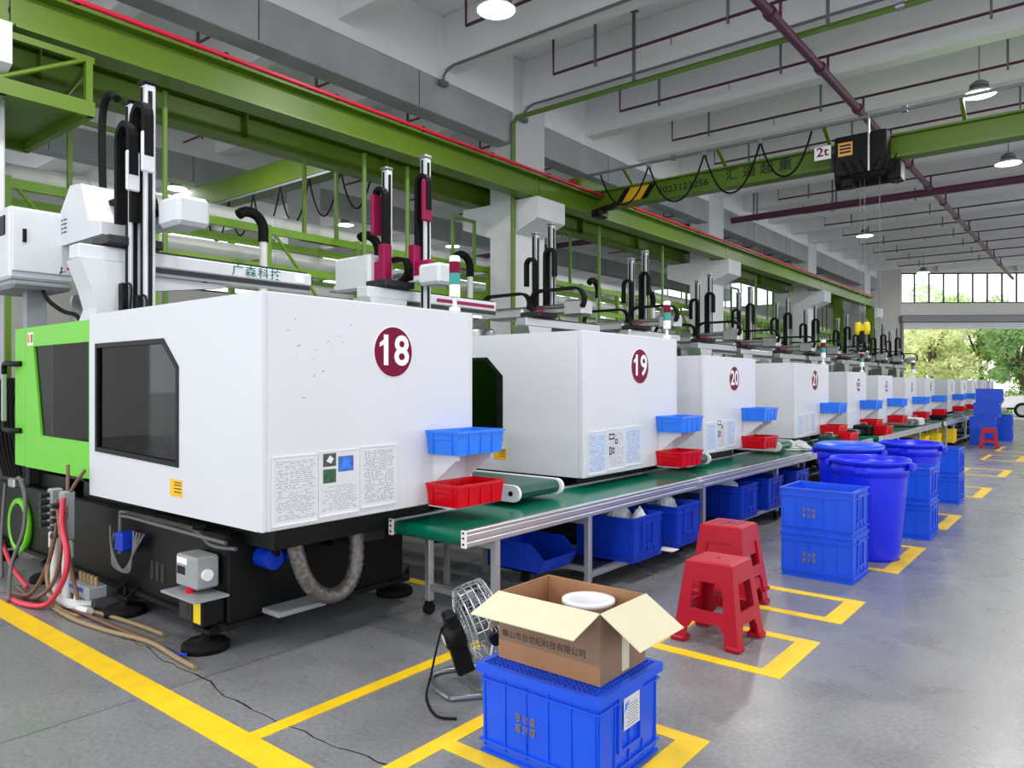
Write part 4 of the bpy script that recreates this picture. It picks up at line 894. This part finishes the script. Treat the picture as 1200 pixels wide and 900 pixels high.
# round bins
def bin_(label, loc, lid=False, h=.86, R=.31):
    t = thing('round_bin', (0,0,0), label, 'bin', 'large round blue bins')
    one('bin_body', 'bin_blue', lambda b: b.lathe([(0,0),(R*.74,0),(R*.76,.03),(R*.97,h-.1),(R*.97,h-.02),(R*.94,h-.02),(R*.94,h-.1),(R*.73,.05),(0,.04)], n=40), t)
    one('rim', 'bin_blue', lambda b: b.lathe([(R*.96,h-.045),(R*1.04,h-.045),(R*1.05,h-.02),(R*1.03,h),(R*.96,h),(R*.94,h-.02)], n=40), t)
    one('shoulder_band', 'bin_blue', lambda b: b.lathe([(R*.94,h-.15),(R*.985,h-.14),(R*.99,h-.06),(R*.96,h-.05)], n=40), t)
    for s in (-1, 1): one('grip', 'bin_blue', lambda b: b.cbox((s*R*1.0,-.07,h-.09), (s*(R*1.0+.045),.07,h-.03), .012), t)
    one('grip', 'bin_blue', lambda b: b.cbox((-.05,-R*1.02,h-.12), (.05,-R*.96,h-.055), .01), t)
    if lid: one('lid', 'crate_blue', lambda b: b.lathe([(R*1.08,h-.02),(R*1.09,h+.01),(R*1.0,h+.02),(R*.9,h+.035),(R*.4,h+.04),(0,h+.04)], n=40), t)
    t.location = loc; return t
bin_('open round blue bin nearest the camera beside the crate stack', (-1.62,6.95,0))
bin_('round blue bin closed with a lid behind the nearest open bin', (-2.1,8.15,0), True)
b3 = bin_('open round blue bin farther along the aisle', (-1.72,9.15,0), False)
# stools
def stool(label, loc, rz, slots=False):
    t = thing('plastic_stool', (0,0,0), label, 'stool', 'red plastic stools')
    H, a, c = .47, .142, .2
    def P(sx, sy, f, d=0): r = a+(c-a)*(1-f)+d; return (sx*r, sy*r, H*f)
    one('seat', 'stool_red', lambda b: (b.add([P(-1,-1,.98),P(1,-1,.98),P(1,1,.98),P(-1,1,.98)]+[(-a+.02,-a+.02,H),(a-.02,-a+.02,H),(a-.02,a-.02,H),(-a+.02,a-.02,H)], [(4,5,6,7),(0,1,5,4),(1,2,6,5),(2,3,7,6),(3,0,4,7),(3,2,1,0)])), t)
    one('seat_hole', 'rubber', lambda b: b.cyl((0,0,H), (0,0,H+.0008), .012), t)
    def bar(b, s, f0, f1, u0, u1):
        # slab on a side face: s = side index, f = height fraction, u = -1..1 along the side
        def Q(u, f, d):
            r = a+(c-a)*(1-f); q = (u*r, -(r-d), H*f); k = s
            for _ in range(k): q = (-q[1], q[0], q[2])
            return q
        b.add([Q(u0[0],f0,0),Q(u1[0],f0,0),Q(u1[1],f1,0),Q(u0[1],f1,0),Q(u0[0],f0,.012),Q(u1[0],f0,.012),Q(u1[1],f1,.012),Q(u0[1],f1,.012)], [(0,1,2,3),(7,6,5,4),(0,4,5,1),(1,5,6,2),(2,6,7,3),(3,7,4,0)])
    for s in range(4):
        one('apron', 'stool_red', lambda b: bar(b, s, .76, .985, (-.999,-.999), (.999,.999)), t)
        one('side_rail', 'stool_red', lambda b: (bar(b, s, .27, .42, (-.592,-.586), (.592,.586)), bar(b, s, .2, .27, (-.594,-.592), (-.54,-.46)), bar(b, s, .2, .27, (.54,.46), (.594,.592))), t)
    for s in range(4):
        def leg(b):
            bar(b, s, .03, .76, (-.999,-.999), (-.6,-.57)); bar(b, (s+3)%4, .03, .76, (.6,.57), (.999,.999))
        l = one('leg', 'stool_red', leg, t)
        def foot(b):
            q = (-c+.035,-c+.035,0)
            for _ in range(s): q = (-q[1],q[0],0)
            b.cbox((q[0]-.045,q[1]-.045,0), (q[0]+.045,q[1]+.045,.03), .008)
        one('foot', 'stool_red', foot, l)
    if slots:
        for k in range(7): one('seat_groove', 'maroon', lambda b: b.box((-.1+.03*k,-.09,H), (-.085+.03*k,.09,H+.0008)), t)
    t.location = loc; t.rotation_euler.z = rz; return t
st = stool('red plastic stool with smooth seat, front of the pair', (-1.8,4.17,0), 0)
stool('upper red plastic stool with ribbed seat, nested on another behind the front stool', (-2.02,4.85,.085), 0, True)
dup(st, (-2.02,4.85,0), 0, 'lower red plastic stool under the ribbed one, behind the front stool')
dup(st, (-2.2,20.55,0), .1, 'small red plastic stool in front of the tall far crate stack')
# cardboard box
t = thing('cardboard_box', (-1.733,2.535,.3615), 'open brown cardboard box with printed lettering on the front blue crate', 'box')
x0, x1, y0, y1, z0, z1 = -1.98, -1.485, 2.36, 2.71, .3625, .635
for a, c2_, nm in (((x0,y0),(x1,y0+.005),'front'), ((x0,y1-.005),(x1,y1),'back'), ((x0,y0+.005),(x0+.005,y1-.005),'left'), ((x1-.005,y0+.005),(x1,y1-.005),'right')):
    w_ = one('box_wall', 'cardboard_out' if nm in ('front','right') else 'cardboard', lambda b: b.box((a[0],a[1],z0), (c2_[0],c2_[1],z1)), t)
    if nm == 'front':
        text('box_lettering', '佛山市合世纪科技有限公司', .034, (-1.755,y0,z0+.105), RX, UP, 'ink', w_, .001, 1.02, .006)
        one('tape_stain', 'cardboard', lambda b: b.box((x0+.0,y0-.0006,z0), (x1,y0-.0001,z0+.075)), w_)
one('inner_lining', 'cardboard', lambda b: (b.box((x0+.005,y0+.005,z0), (x1-.005,y0+.008,z1-.001)), b.box((x1-.008,y0+.008,z0), (x1-.005,y1-.005,z1-.001))), t)
one('box_bottom', 'cardboard', lambda b: b.box((x0+.005,y0+.008,z0), (x1-.008,y1-.005,z0+.006)), t)
def flap(A, B, d, ln, m='cardboard_pale', ta=0, tb=0):
    A = Vector(A); B = Vector(B); d = Vector(d).normalized()*ln; e = (B-A).normalized(); n = e.cross(d).normalized()*.004
    v = [A,B,B+d+e*tb,A+d+e*ta]; v = v+[p-n for p in v]
    fixn(one('flap', m, lambda b: b.add(v, [(0,1,2,3),(7,6,5,4),(0,4,5,1),(1,5,6,2),(2,6,7,3),(3,7,4,0)]), t))
flap((x0,y0,z1), (x1,y0,z1), (0,-.9,-.27), .185)
flap((x1,y0,z1), (x1,y1,z1), (.8,0,-.5), .2)
flap((x0,y0,z1), (x0,y1,z1), (-.35,0,-.94), .18)
flap((x0,y1,z1), (x1,y1,z1), (0,.3,-.95), .18)
one('packing_tape', 'cardboard_pale', lambda b: b.box((x1,2.52,z0+.01), (x1+.0008,2.575,z1-.04)), t)
t = thing('white_bucket', (-1.68,2.58,.37), 'round white plastic reel standing inside the cardboard box', 'bucket')
one('bucket_wall', 'plastic_white', lambda b: b.lathe([(.0,.0),(.09,0),(.1,.22),(.11,.225),(.11,.24),(.085,.24),(.08,.235),(.075,.2),(.055,.16),(.0,.155)], (-1.68,2.58,.37), 36), t)
one('inner_ring', 'plastic_white', lambda b: b.lathe([(.06,.17),(.062,.205),(.056,.205),(.054,.17)], (-1.68,2.58,.37), 30), t)

# ================================================================== DETAILS ON MACHINE 18
su = one('pressure_box', 'grey_paint', lambda b: b.cbox((-4.13,2.06,.36), (-3.9,2.2,.54), .012), M18)
one('box_label', 'print_white', lambda b: b.box((-4.11,2.0585,.49), (-4.0,2.0598,.525)), su)
one('box_display', 'black', lambda b: b.box((-4.11,2.0585,.43), (-4.02,2.0598,.475)), su)
one('gauge', 'print_white', lambda b: b.cyl((-3.9,2.12,.44), (-3.88,2.12,.44), .032, n=16), su)
one('knob', 'red', lambda b: b.cyl((-4.0,2.08,.33), (-4.0,2.08,.37), .025, n=12), su)
pl = one('service_shelf', 'grey_paint', lambda b: b.box((-4.18,2.0,.32), (-3.8,2.2,.332)), M18)
cb = one('control_box', 'black', lambda b: b.cbox((-4.12,2.07,.16), (-3.86,2.21,.315), .01), M18)
one('yellow_notice', 'yellow_crate', lambda b: b.box((-3.945,2.0685,.18), (-3.87,2.0698,.295)), cb)
one('socket_panel', 'dark_metal', lambda b: (b.box((-4.1,2.0685,.18), (-3.97,2.0698,.3)), b.box((-4.07,2.066,.21), (-4.0,2.069,.27))), cb)
for k in range(3): one('base_slot', 'dark_metal', lambda b: b.cbox((-4.75+.07*k,2.205,.26), (-4.71+.07*k,2.211,.38), .004), M18)
one('oil_tube', 'hose_grey', lambda b: b.tube(smooth([(-5.05,2.15,.38),(-5.05,2.15,.62),(-5.0,2.15,.665),(-4.6,2.15,.66),(-4.1,2.15,.66),(-3.9,2.15,.6),(-3.7,2.18,.6)], 5), .012, 6), M18)
one('oil_tube', 'hose_grey', lambda b: b.tube(smooth([(-5.0,2.13,.4),(-5.0,2.13,.6),(-4.95,2.13,.645),(-4.5,2.13,.645),(-4.0,2.13,.64),(-3.75,2.15,.63)], 5), .012, 6), M18)
one('cable_tray', 'dark_metal', lambda b: b.box((-4.9,2.12,.67), (-4.05,2.2,.69)), M18)
for k in range(4):
    one('looped_cable', 'hose_grey', lambda b: b.tube(smooth([(-5.2+.06*k,2.15,.55-.04*k),(-5.05,2.1,.42-.03*k),(-4.95+.03*k,2.12,.3),(-4.85,2.14,.4),(-4.9+.05*k,2.17,.55)], 5), .009, 6), M18)
one('solenoid_valve', 'crate_deep', lambda b: b.cbox((-5.02,2.1,.42), (-4.92,2.2,.54), .01), M18)
vm = MB()
pts = smooth([(-3.58,2.46,.66),(-3.58,2.48,.55),(-3.57,2.53,.4),(-3.57,2.62,.29),(-3.57,2.73,.25),(-3.57,2.84,.29),(-3.58,2.91,.42),(-3.6,2.92,.68)], 10)
vm.tube(pts, [.042+.006*(i % 2) for i in range(len(pts))], 12); vm.build('corrugated_hose', 'foil', M18)
for k in range(5):
    one('hydraulic_hose', 'rubber', lambda b: b.tube(smooth([(-3.8,2.35+.22*k,.7),(-3.7,2.38+.22*k,.6),(-3.72,2.45+.2*k,.52),(-3.9,2.5+.2*k,.5)], 5), .02, 6), M18)
one('valve_body', 'dark_metal', lambda b: (b.cbox((-3.8,2.4,.58), (-3.62,2.7,.7), .01), b.cyl((-3.7,2.55,.45), (-3.7,2.55,.6), .03)), M18)
one('valve_body', 'dark_metal', lambda b: b.cbox((-3.8,2.95,.5), (-3.64,3.2,.68), .01), M18)
one('oil_pump', 'crate_deep', lambda b: (b.cyl((-3.83,2.42,.5), (-3.7,2.42,.5), .06, n=14), b.cyl((-3.83,2.56,.5), (-3.72,2.56,.5), .05, n=14)), M18)
one('drip_tray', 'grey_paint', lambda b: (b.cbox((-3.83,2.42,.17), (-3.66,2.75,.2), .004)), M18)
one('inspection_ring', 'lime', lambda b: b.tube([(-7.02+.2*math.cos(2*math.pi*k/28), 2.19, .33+.2*math.sin(2*math.pi*k/28)) for k in range(28)], .028, 8, closed=True), M18)
one('inspection_cover', 'black', lambda b: b.cyl((-7.02,2.21,.33), (-7.02,2.17,.33), .17, n=24), M18)
one('rear_guard', 'dark_metal', lambda b: (b.cbox((-8.0,2.2,.66), (-6.9,3.5,1.5), .02)), M18)
for k in range(6): one('rear_cable', 'rubber', lambda b: b.tube(smooth([(-7.0-.08*k,2.18,1.55),(-7.05-.08*k,2.14,1.3),(-7.0-.1*k,2.15,1.0),(-6.95-.08*k,2.18,.72)], 4), .016, 6), M18)
one('info_sticker', 'print_white', lambda b: b.box((-6.58,2.1035,1.8), (-6.46,2.1049,1.9)), M18)
for k, m in enumerate(('red_bar','yellow_label','ink')): one('sticker_print', m, lambda b: b.box((-6.57+.036*k,2.1025,1.82), (-6.545+.036*k,2.1034,1.885)), M18)
for k in range(26):
    rr = random.Random(k); yy = 2.16+rr.random()*.5; z = 1.35+rr.random()*.5; l = .008+rr.random()*.022
    if k < 14: one('scuff', 'grey_paint', lambda b: b.add([(XF+.0006,yy,z),(XF+.0006,yy+l,z+.02*rr.random()),(XF+.0006,yy+l*.9,z+.002+.012*rr.random()),(XF+.0006,yy,z+.003)], [(0,1,2,3)]), M18)
# water manifold with hoses
wm = thing('water_manifold', (-5.5,1.95,0), 'water manifold with white standpipes and coloured hoses beside machine eighteen', 'manifold')
for x, z in ((-5.66,.5), (-5.46,.45)):
    p = one('standpipe', 'pvc', lambda b: (b.cyl((x,1.98,.06), (x,1.98,z), .032, n=12), b.cyl((x,1.98,z-.12), (x,1.98,z-.02), .042, n=12)), wm)
    one('valve_stack', 'grey_paint', lambda b: (b.cbox((x-.04,1.94,z), (x+.04,2.02,.78), .01)), wm)
    for k in range(5): one('valve', 'dark_metal', lambda b: b.cyl((x,1.94,z+.04+.05*k), (x+.01,1.88,z+.04+.05*k), .018, n=8), wm)
one('floor_elbow', 'pvc', lambda b: b.tube(smooth([(-5.72,1.98,.06),(-5.66,1.97,.04),(-5.5,1.96,.04),(-5.3,1.98,.04),(-5.22,2.05,.05)], 5), .035, 10), wm)
def hose(m, pts, r, parent=wm): one('hose', m, lambda b: b.tube(smooth(pts, 6), r, 7), parent)
hose('hose_red', [(-5.42,1.94,.74),(-5.38,1.92,.56),(-5.24,1.9,.4),(-5.24,1.88,.24),(-5.45,1.86,.05),(-5.65,1.8,.02),(-5.95,1.78,.02)], .018)
hose('hose_brown', [(-5.5,1.93,.72),(-5.44,1.9,.5),(-5.55,1.88,.25),(-5.75,1.85,.06),(-6.1,1.84,.02)], .014)
hose('hose_brown', [(-5.45,1.92,.66),(-5.34,1.9,.45),(-5.4,1.88,.2),(-5.7,1.86,.04),(-6.2,1.92,.02)], .014)
hose('hose_tan', [(-5.52,1.92,.6),(-5.5,1.9,.4),(-5.52,1.88,.2),(-5.4,1.9,.03),(-5.1,1.92,.016)], .014)
hose('hose_brown', [(-5.5,2.0,.95),(-5.45,1.98,.8),(-5.42,1.96,.6)], .012)
hose('hose_brown', [(-5.35,2.05,.92),(-5.42,2.0,.8),(-5.45,1.96,.66),(-5.3,1.93,.4),(-5.2,1.95,.1)], .012)
hose('hose_grey', [(-6.55,2.02,.76),(-6.35,1.98,.79),(-6.15,1.95,.68),(-6.08,1.92,.45),(-6.1,1.85,.2),(-5.85,1.76,.015)], .014)
hose('hose_grey', [(-6.9,2.05,.7),(-6.75,1.98,.3),(-6.6,1.94,.02)], .012)
hose('hose_red', [(-6.8,2.0,.25),(-6.4,1.95,.12),(-6.0,1.92,.05)], .016)
one('cable_plug', 'steel', lambda b: b.cbox((-6.65,1.99,.7), (-6.52,2.07,.77), .012), wm)
for k, (m, pts, l) in enumerate((
    ('hose_brown', [(-5.9,1.86,.015),(-5.4,1.95,.016),(-5.0,1.97,.015),(-4.62,1.98,.015),(-4.3,2.0,.015)], 'brown hose lying from the manifold along the yellow line'),
    ('hose_tan', [(-5.5,1.9,.016),(-5.1,1.88,.016),(-4.7,1.92,.015),(-4.3,1.99,.015),(-3.95,1.97,.015),(-3.72,1.96,.015)], 'tan hose lying on the floor ending at the front machine foot'),
    ('hose_tan', [(-5.3,2.0,.016),(-4.9,2.06,.015),(-4.6,2.09,.015),(-4.35,2.1,.015)], 'short tan hose lying below the machine base'),
    ('crate_deep', [(-4.35,2.0,.013),(-4.15,2.0,.012),(-4.0,2.0,.012),(-3.9,2.0,.03)], 'thin blue hose end joining the front machine foot'))):
    tag(MB().tube(smooth(pts, 6), .0145 if k != 3 else .01, 7).build('floor_hose', m, None, pts[0]), l, 'hose')
vb = thing('valve_block', (-5.25,2.05,0), 'small metal valve block with brass fittings on the floor', 'valve block')
one('block_body', 'grey_paint', lambda b: b.cbox((-5.42,1.98,.1), (-5.12,2.1,.18), .008), vb)
one('block_band', 'crate_deep', lambda b: b.box((-5.421,1.979,.14), (-5.2,1.985,.165)), vb)
for k in range(5): one('brass_fitting', 'hose_tan', lambda b: b.cyl((-5.38+.06*k,2.04,.18), (-5.39+.06*k,2.04,.24), .014, n=8), vb)
one('block_leg', 'pvc', lambda b: b.tube(smooth([(-5.32,2.0,.12),(-5.32,1.99,.04),(-5.25,1.98,.03),(-5.12,1.99,.03)], 4), .026, 8), vb)

# ================================================================== FAN
def fan():
    t = thing('floor_fan', (0,0,0), 'chrome floor fan with wire guard behind the cardboard box', 'fan')
    M = Matrix.Translation((0,0,.3)) @ Matrix.Rotation(math.radians(18), 4, 'X')
    R = .21
    def ring(y, r, w): return [(r*math.cos(2*math.pi*k/36), y, r*math.sin(2*math.pi*k/36)) for k in range(36)]
    for y, r in ((.07,R*.98),(-.07,R*.98),(.0,R),(.035,R*.995),(-.035,R*.995)): one('guard_ring', 'steel', lambda b: b.tube(ring(y, r, 0), .0045, 6, closed=True).xf(M), t)
    for sgn in (1, -1):
        for r, y in ((R*.8,.085),(R*.6,.095),(R*.42,.1),(R*.25,.104)): one('guard_ring', 'steel', lambda b: b.tube(ring(sgn*y, r, 0), .0022, 5, closed=True).xf(M), t)
        def sp(b):
            for k in range(30):
                a = 2*math.pi*k/30; u = (math.cos(a), math.sin(a))
                b.tube([(u[0]*R*.2,sgn*.105,u[1]*R*.2),(u[0]*R*.7,sgn*.092,u[1]*R*.7),(u[0]*R*.98,sgn*.07,u[1]*R*.98),(u[0]*R,0,u[1]*R)], .0018, 4)
            b.xf(M)
        tag(one('guard_wires', 'steel', sp, t), kind='stuff')
        one('guard_hub', 'dark_metal', lambda b: b.cyl((0,sgn*.1,0), (0,sgn*.112,0), R*.24, n=20).xf(M), t)
    for k in range(3):
        a0 = 2*math.pi*k/3
        def bl(b):
            vs = []
            for i in range(6):
                f = .05+.13*i/5; wd = .25+.5*math.sin(math.pi*min(i/4.2,1))
                for s_, yy in ((-1,-.02),(1,.025)): a = a0+s_*wd*.7; vs.append((f*math.cos(a), yy, f*math.sin(a)))
            vs += [(v[0],v[1]+.003,v[2]) for v in vs]; fs = []
            for i in range(5): fs += [(2*i,2*i+1,2*i+3,2*i+2),(12+2*i,12+2*i+2,12+2*i+3,12+2*i+1)]
            b.add(vs, fs, True); b.xf(M)
        one('blade', 'steel', bl, t)
    one('motor', 'black', lambda b: b.lathe([(0,-.2),(.05,-.2),(.07,-.17),(.07,-.1),(0,-.1)], n=20, ax='y').xf(M), t)
    one('motor_bracket', 'black', lambda b: (b.cbox((-.03,-.19,-.2), (.03,-.1,-.05), .01), b.cbox((-.05,-.17,.03), (.05,-.11,.12), .01)).__class__ and b.xf(M), t)
    one('rating_label', 'print_white', lambda b: b.box((-.03,-.203,-.02), (.03,-.2005,.03)).xf(M), t)
    one('yoke', 'steel', lambda b: b.tube(smooth([(R+.015,0,.3),(R+.02,-.02,.2),(R*.9,-.04,.06),(.1,-.06,.025),(-.1,-.06,.025),(-R*.9,-.04,.06),(-R-.02,-.02,.2),(-R-.015,0,.3)], 5), .012, 8), t)
    one('base_tube', 'steel', lambda b: b.tube(smooth([(.16,-.2,.014),(.18,.0,.014),(.16,.16,.014),(0,.2,.014),(-.16,.16,.014),(-.18,0,.014),(-.16,-.2,.014),(0,-.24,.014)]+[(.16,-.2,.014)], 5), .013, 8), t)
    one('pivot_knob', 'black', lambda b: (b.cyl((R+.01,0,.3), (R+.045,0,.3), .03, n=12), b.cyl((-R-.01,0,.3), (-R-.045,0,.3), .03, n=12)), t)
    one('power_cord', 'rubber', lambda b: b.tube(smooth([(0,-.2,.3),(.04,-.24,.2),(.02,-.26,.08),(.1,-.3,.01),(.3,-.3,.008),(.36,-.22,.008)], 6), .006, 6), t)
    return t
f = fan(); f.location = (-2.45,2.78,0); f.rotation_euler.z = math.radians(-32)

# ================================================================== THINGS ON THE FAR CONVEYORS
for k, (x, y, z, dx, dy, dz, m, l) in enumerate(((-3.2,13.3,.66,.3,.5,.16,'black','black ribbed motor box on the second conveyor'), (-3.15,14.1,.66,.28,.3,.14,'dark_metal','dark metal case lying on the second conveyor'), (-3.1,11.0,.66,.2,.35,.12,'belt_dark','dark green roll lying on the near conveyor end'),
    (-3.2,20.2,.66,.3,.4,.2,'black','black box lying on the farthest conveyor'), (-3.1,16.9,.66,.3,.35,.15,'plastic_white','white parts box on the second conveyor end'))):
    t = thing('equipment_case', (x,y,z), l, 'case')
    one('case_body', m, lambda b: b.cbox((x-dx/2,y-dy/2,z), (x+dx/2,y+dy/2,z+dz), .02), t)
    for q in range(5): one('case_rib', m, lambda b: b.box((x+dx/2,y-dy/2+dy*(q+.5)/5-.01,z+.02), (x+dx/2+.012,y-dy/2+dy*(q+.5)/5+.01,z+dz-.02)), t)
    one('case_handle', 'steel', lambda b: b.tube([(x-.05,y,z+dz),(x-.05,y,z+dz+.03),(x+.05,y,z+dz+.03),(x+.05,y,z+dz)], .008, 6), t)
for k, (y, n) in enumerate(((13.55,22),(11.35,21))):
    L = 'red tray resting on the conveyor in front of '+MN(n)
    dup(protoR, (-2.98,y,.664), 0, L)
t = thing('cardboard_box', (-3.05,11.5,.15), 'closed brown carton on the conveyor shelf behind the round bins', 'box')
one('carton_body', 'cardboard', lambda b: b.cbox((-3.25,11.1,.163), (-2.9,11.5,.45), .004), t); one('carton_tape', 'cardboard_pale', lambda b: b.box((-3.1,11.099,.163), (-3.05,11.1,.45)), t)

# ================================================================== OUTSIDE
def tree(label, x, y, h, R, m, seed, n=6500):
    rd = random.Random(seed); t = thing('leafy_tree', (x,y,-.11), label, 'tree', 'trees outside the gateway')
    one('trunk', 'bark', lambda b: b.tube(smooth([(x,y,-.11),(x+.1,y,h*.3),(x-.1,y+.1,h*.55),(x+.15,y,h*.8)], 4), [.16-.1*i/12 for i in range(13)], 8), t)
    for k in range(4): a = rd.uniform(0, 6.28); one('branch', 'bark', lambda b: b.tube([(x,y,h*.35+.1*k*h*.3),(x+R*.3*math.cos(a),y+R*.3*math.sin(a),h*.5+.08*k*h),(x+R*.6*math.cos(a),y+R*.6*math.sin(a),h*.62+.08*k*h)], [.07,.05,.02], 6), t)
    cl = [(rd.uniform(-1,1)*R*.75, rd.uniform(-1,1)*R*.6, h*rd.uniform(.28,.92), R*rd.uniform(.3,.55)) for _ in range(22)]
    b = MB(); vs = []; fs = []
    for i in range(n):
        c = cl[i % len(cl)]; d = Vector((rd.gauss(0,1),rd.gauss(0,1),rd.gauss(0,1))).normalized()*c[3]*rd.uniform(.55,1)
        p = Vector((x+c[0],y+c[1],c[2]))+Vector((d.x,d.y,d.z*.75)); e = Vector((rd.gauss(0,1),rd.gauss(0,1),rd.gauss(0,1))).normalized(); g = e.orthogonal().normalized(); sz = rd.uniform(.07,.15)
        k = len(vs); vs += [p-e*sz, p+g*sz*.5, p+e*sz, p-g*sz*.5]; fs.append((k,k+1,k+2,k+3))
    b.add(vs, fs); tag(b.build('foliage', m, t), kind='stuff')
for i, (x, y, h, R, m, l) in enumerate(((-10.2,45,5.6,2.2,'leaf_pale','pale green leafy tree at the left jamb of the gateway'), (-7.6,46,6.0,2.3,'leaf_pale','broad pale tree left of centre in the gateway'), (-8.4,52,7.6,2.4,'leaf_mid','tall tree behind the pale pair reaching the window band'),
    (-5.6,48,6.2,2.2,'leaf_mid','mid green tree right of centre in the gateway'), (-3.6,46.5,5.6,1.8,'leaf_dark','darker green tree at the right edge of the gateway'), (-12.5,48,6.2,2.4,'leaf_mid','mid green tree hidden left of the gateway'), (-1.0,50,6.5,2.2,'leaf_mid','mid green tree beyond the right edge'))):
    tree(l, x, y, h, R, m, 40+i)
def shrub(label, x, y, h, R, m, seed):
    rd = random.Random(seed); t = thing('roadside_shrub', (x,y,-.11), label, 'shrub', 'shrubs outside the gateway'); vs = []; fs = []
    for i in range(1500):
        d = Vector((rd.gauss(0,1),rd.gauss(0,1),abs(rd.gauss(0,1)))).normalized()*rd.uniform(.6,1); p = Vector((x+d.x*R,y+d.y*R*.7,-.1+d.z*h)); e = Vector((rd.gauss(0,1),rd.gauss(0,1),rd.gauss(0,1))).normalized(); g = e.orthogonal().normalized(); sz = rd.uniform(.06,.12)
        k = len(vs); vs += [p-e*sz, p+g*sz*.5, p+e*sz, p-g*sz*.5]; fs.append((k,k+1,k+2,k+3))
    tag(MB().add(vs, fs).build('foliage', m, t), kind='stuff'); one('stem', 'bark', lambda b: b.cyl((x,y,-.11), (x,y,h*.6), .05, n=6), t)
for i in range(6): shrub('low green shrub along the yard edge, %s from the left' % ordn[i], -11.5+2.0*i, 46.5+.4*(i%2), 1.6, 1.3, ('leaf_mid','leaf_pale')[i%2], 90+i)
def suv():
    x0, y0, z = -4.1, 42.6, -.11
    t = thing('white_suv', (x0+2.2,y0+.9,z), 'white sport utility vehicle parked outside at the right edge', 'car')
    side = [(0,.45),(0,.85),(.25,1.0),(1.15,1.08),(1.75,1.62),(3.7,1.68),(4.3,1.15),(4.4,.9),(4.4,.45)]
    bd = one('car_body', 'car_white', lambda b: b.prism([(x0+p,z+q) for p, q in side], 'y', y0, y0+1.8), t)
    for a in ([(1.35,1.1),(2.25,1.1),(2.25,1.52),(1.8,1.52)], [(2.33,1.1),(3.2,1.1),(3.2,1.54),(2.33,1.53)], [(3.28,1.1),(4.05,1.12),(3.65,1.55),(3.28,1.55)]):
        one('side_window', 'black', lambda b: b.prism([(x0+p,z+q) for p, q in a], 'y', y0-.004, y0), bd)
    for q in (.9, 3.5):
        w_ = one('wheel', 'rubber', lambda b: b.cyl((x0+q,y0-.03,z+.36), (x0+q,y0+.2,z+.36), .36, n=24), t)
        one('wheel_rim', 'alu', lambda b: b.cyl((x0+q,y0-.035,z+.36), (x0+q,y0-.03,z+.36), .23, n=20), w_)
    one('sill', 'dark_metal', lambda b: b.box((x0+.1,y0-.01,z+.38), (x0+4.3,y0+1.81,z+.48)), t)
    one('headlamp', 'alu', lambda b: b.cbox((x0-.01,y0-.005,z+.78), (x0+.2,y0+.2,z+.92), .02), t)
    one('wing_mirror', 'black', lambda b: b.cbox((x0+1.3,y0-.16,z+1.08), (x0+1.45,y0-.01,z+1.24), .02), t)
suv()
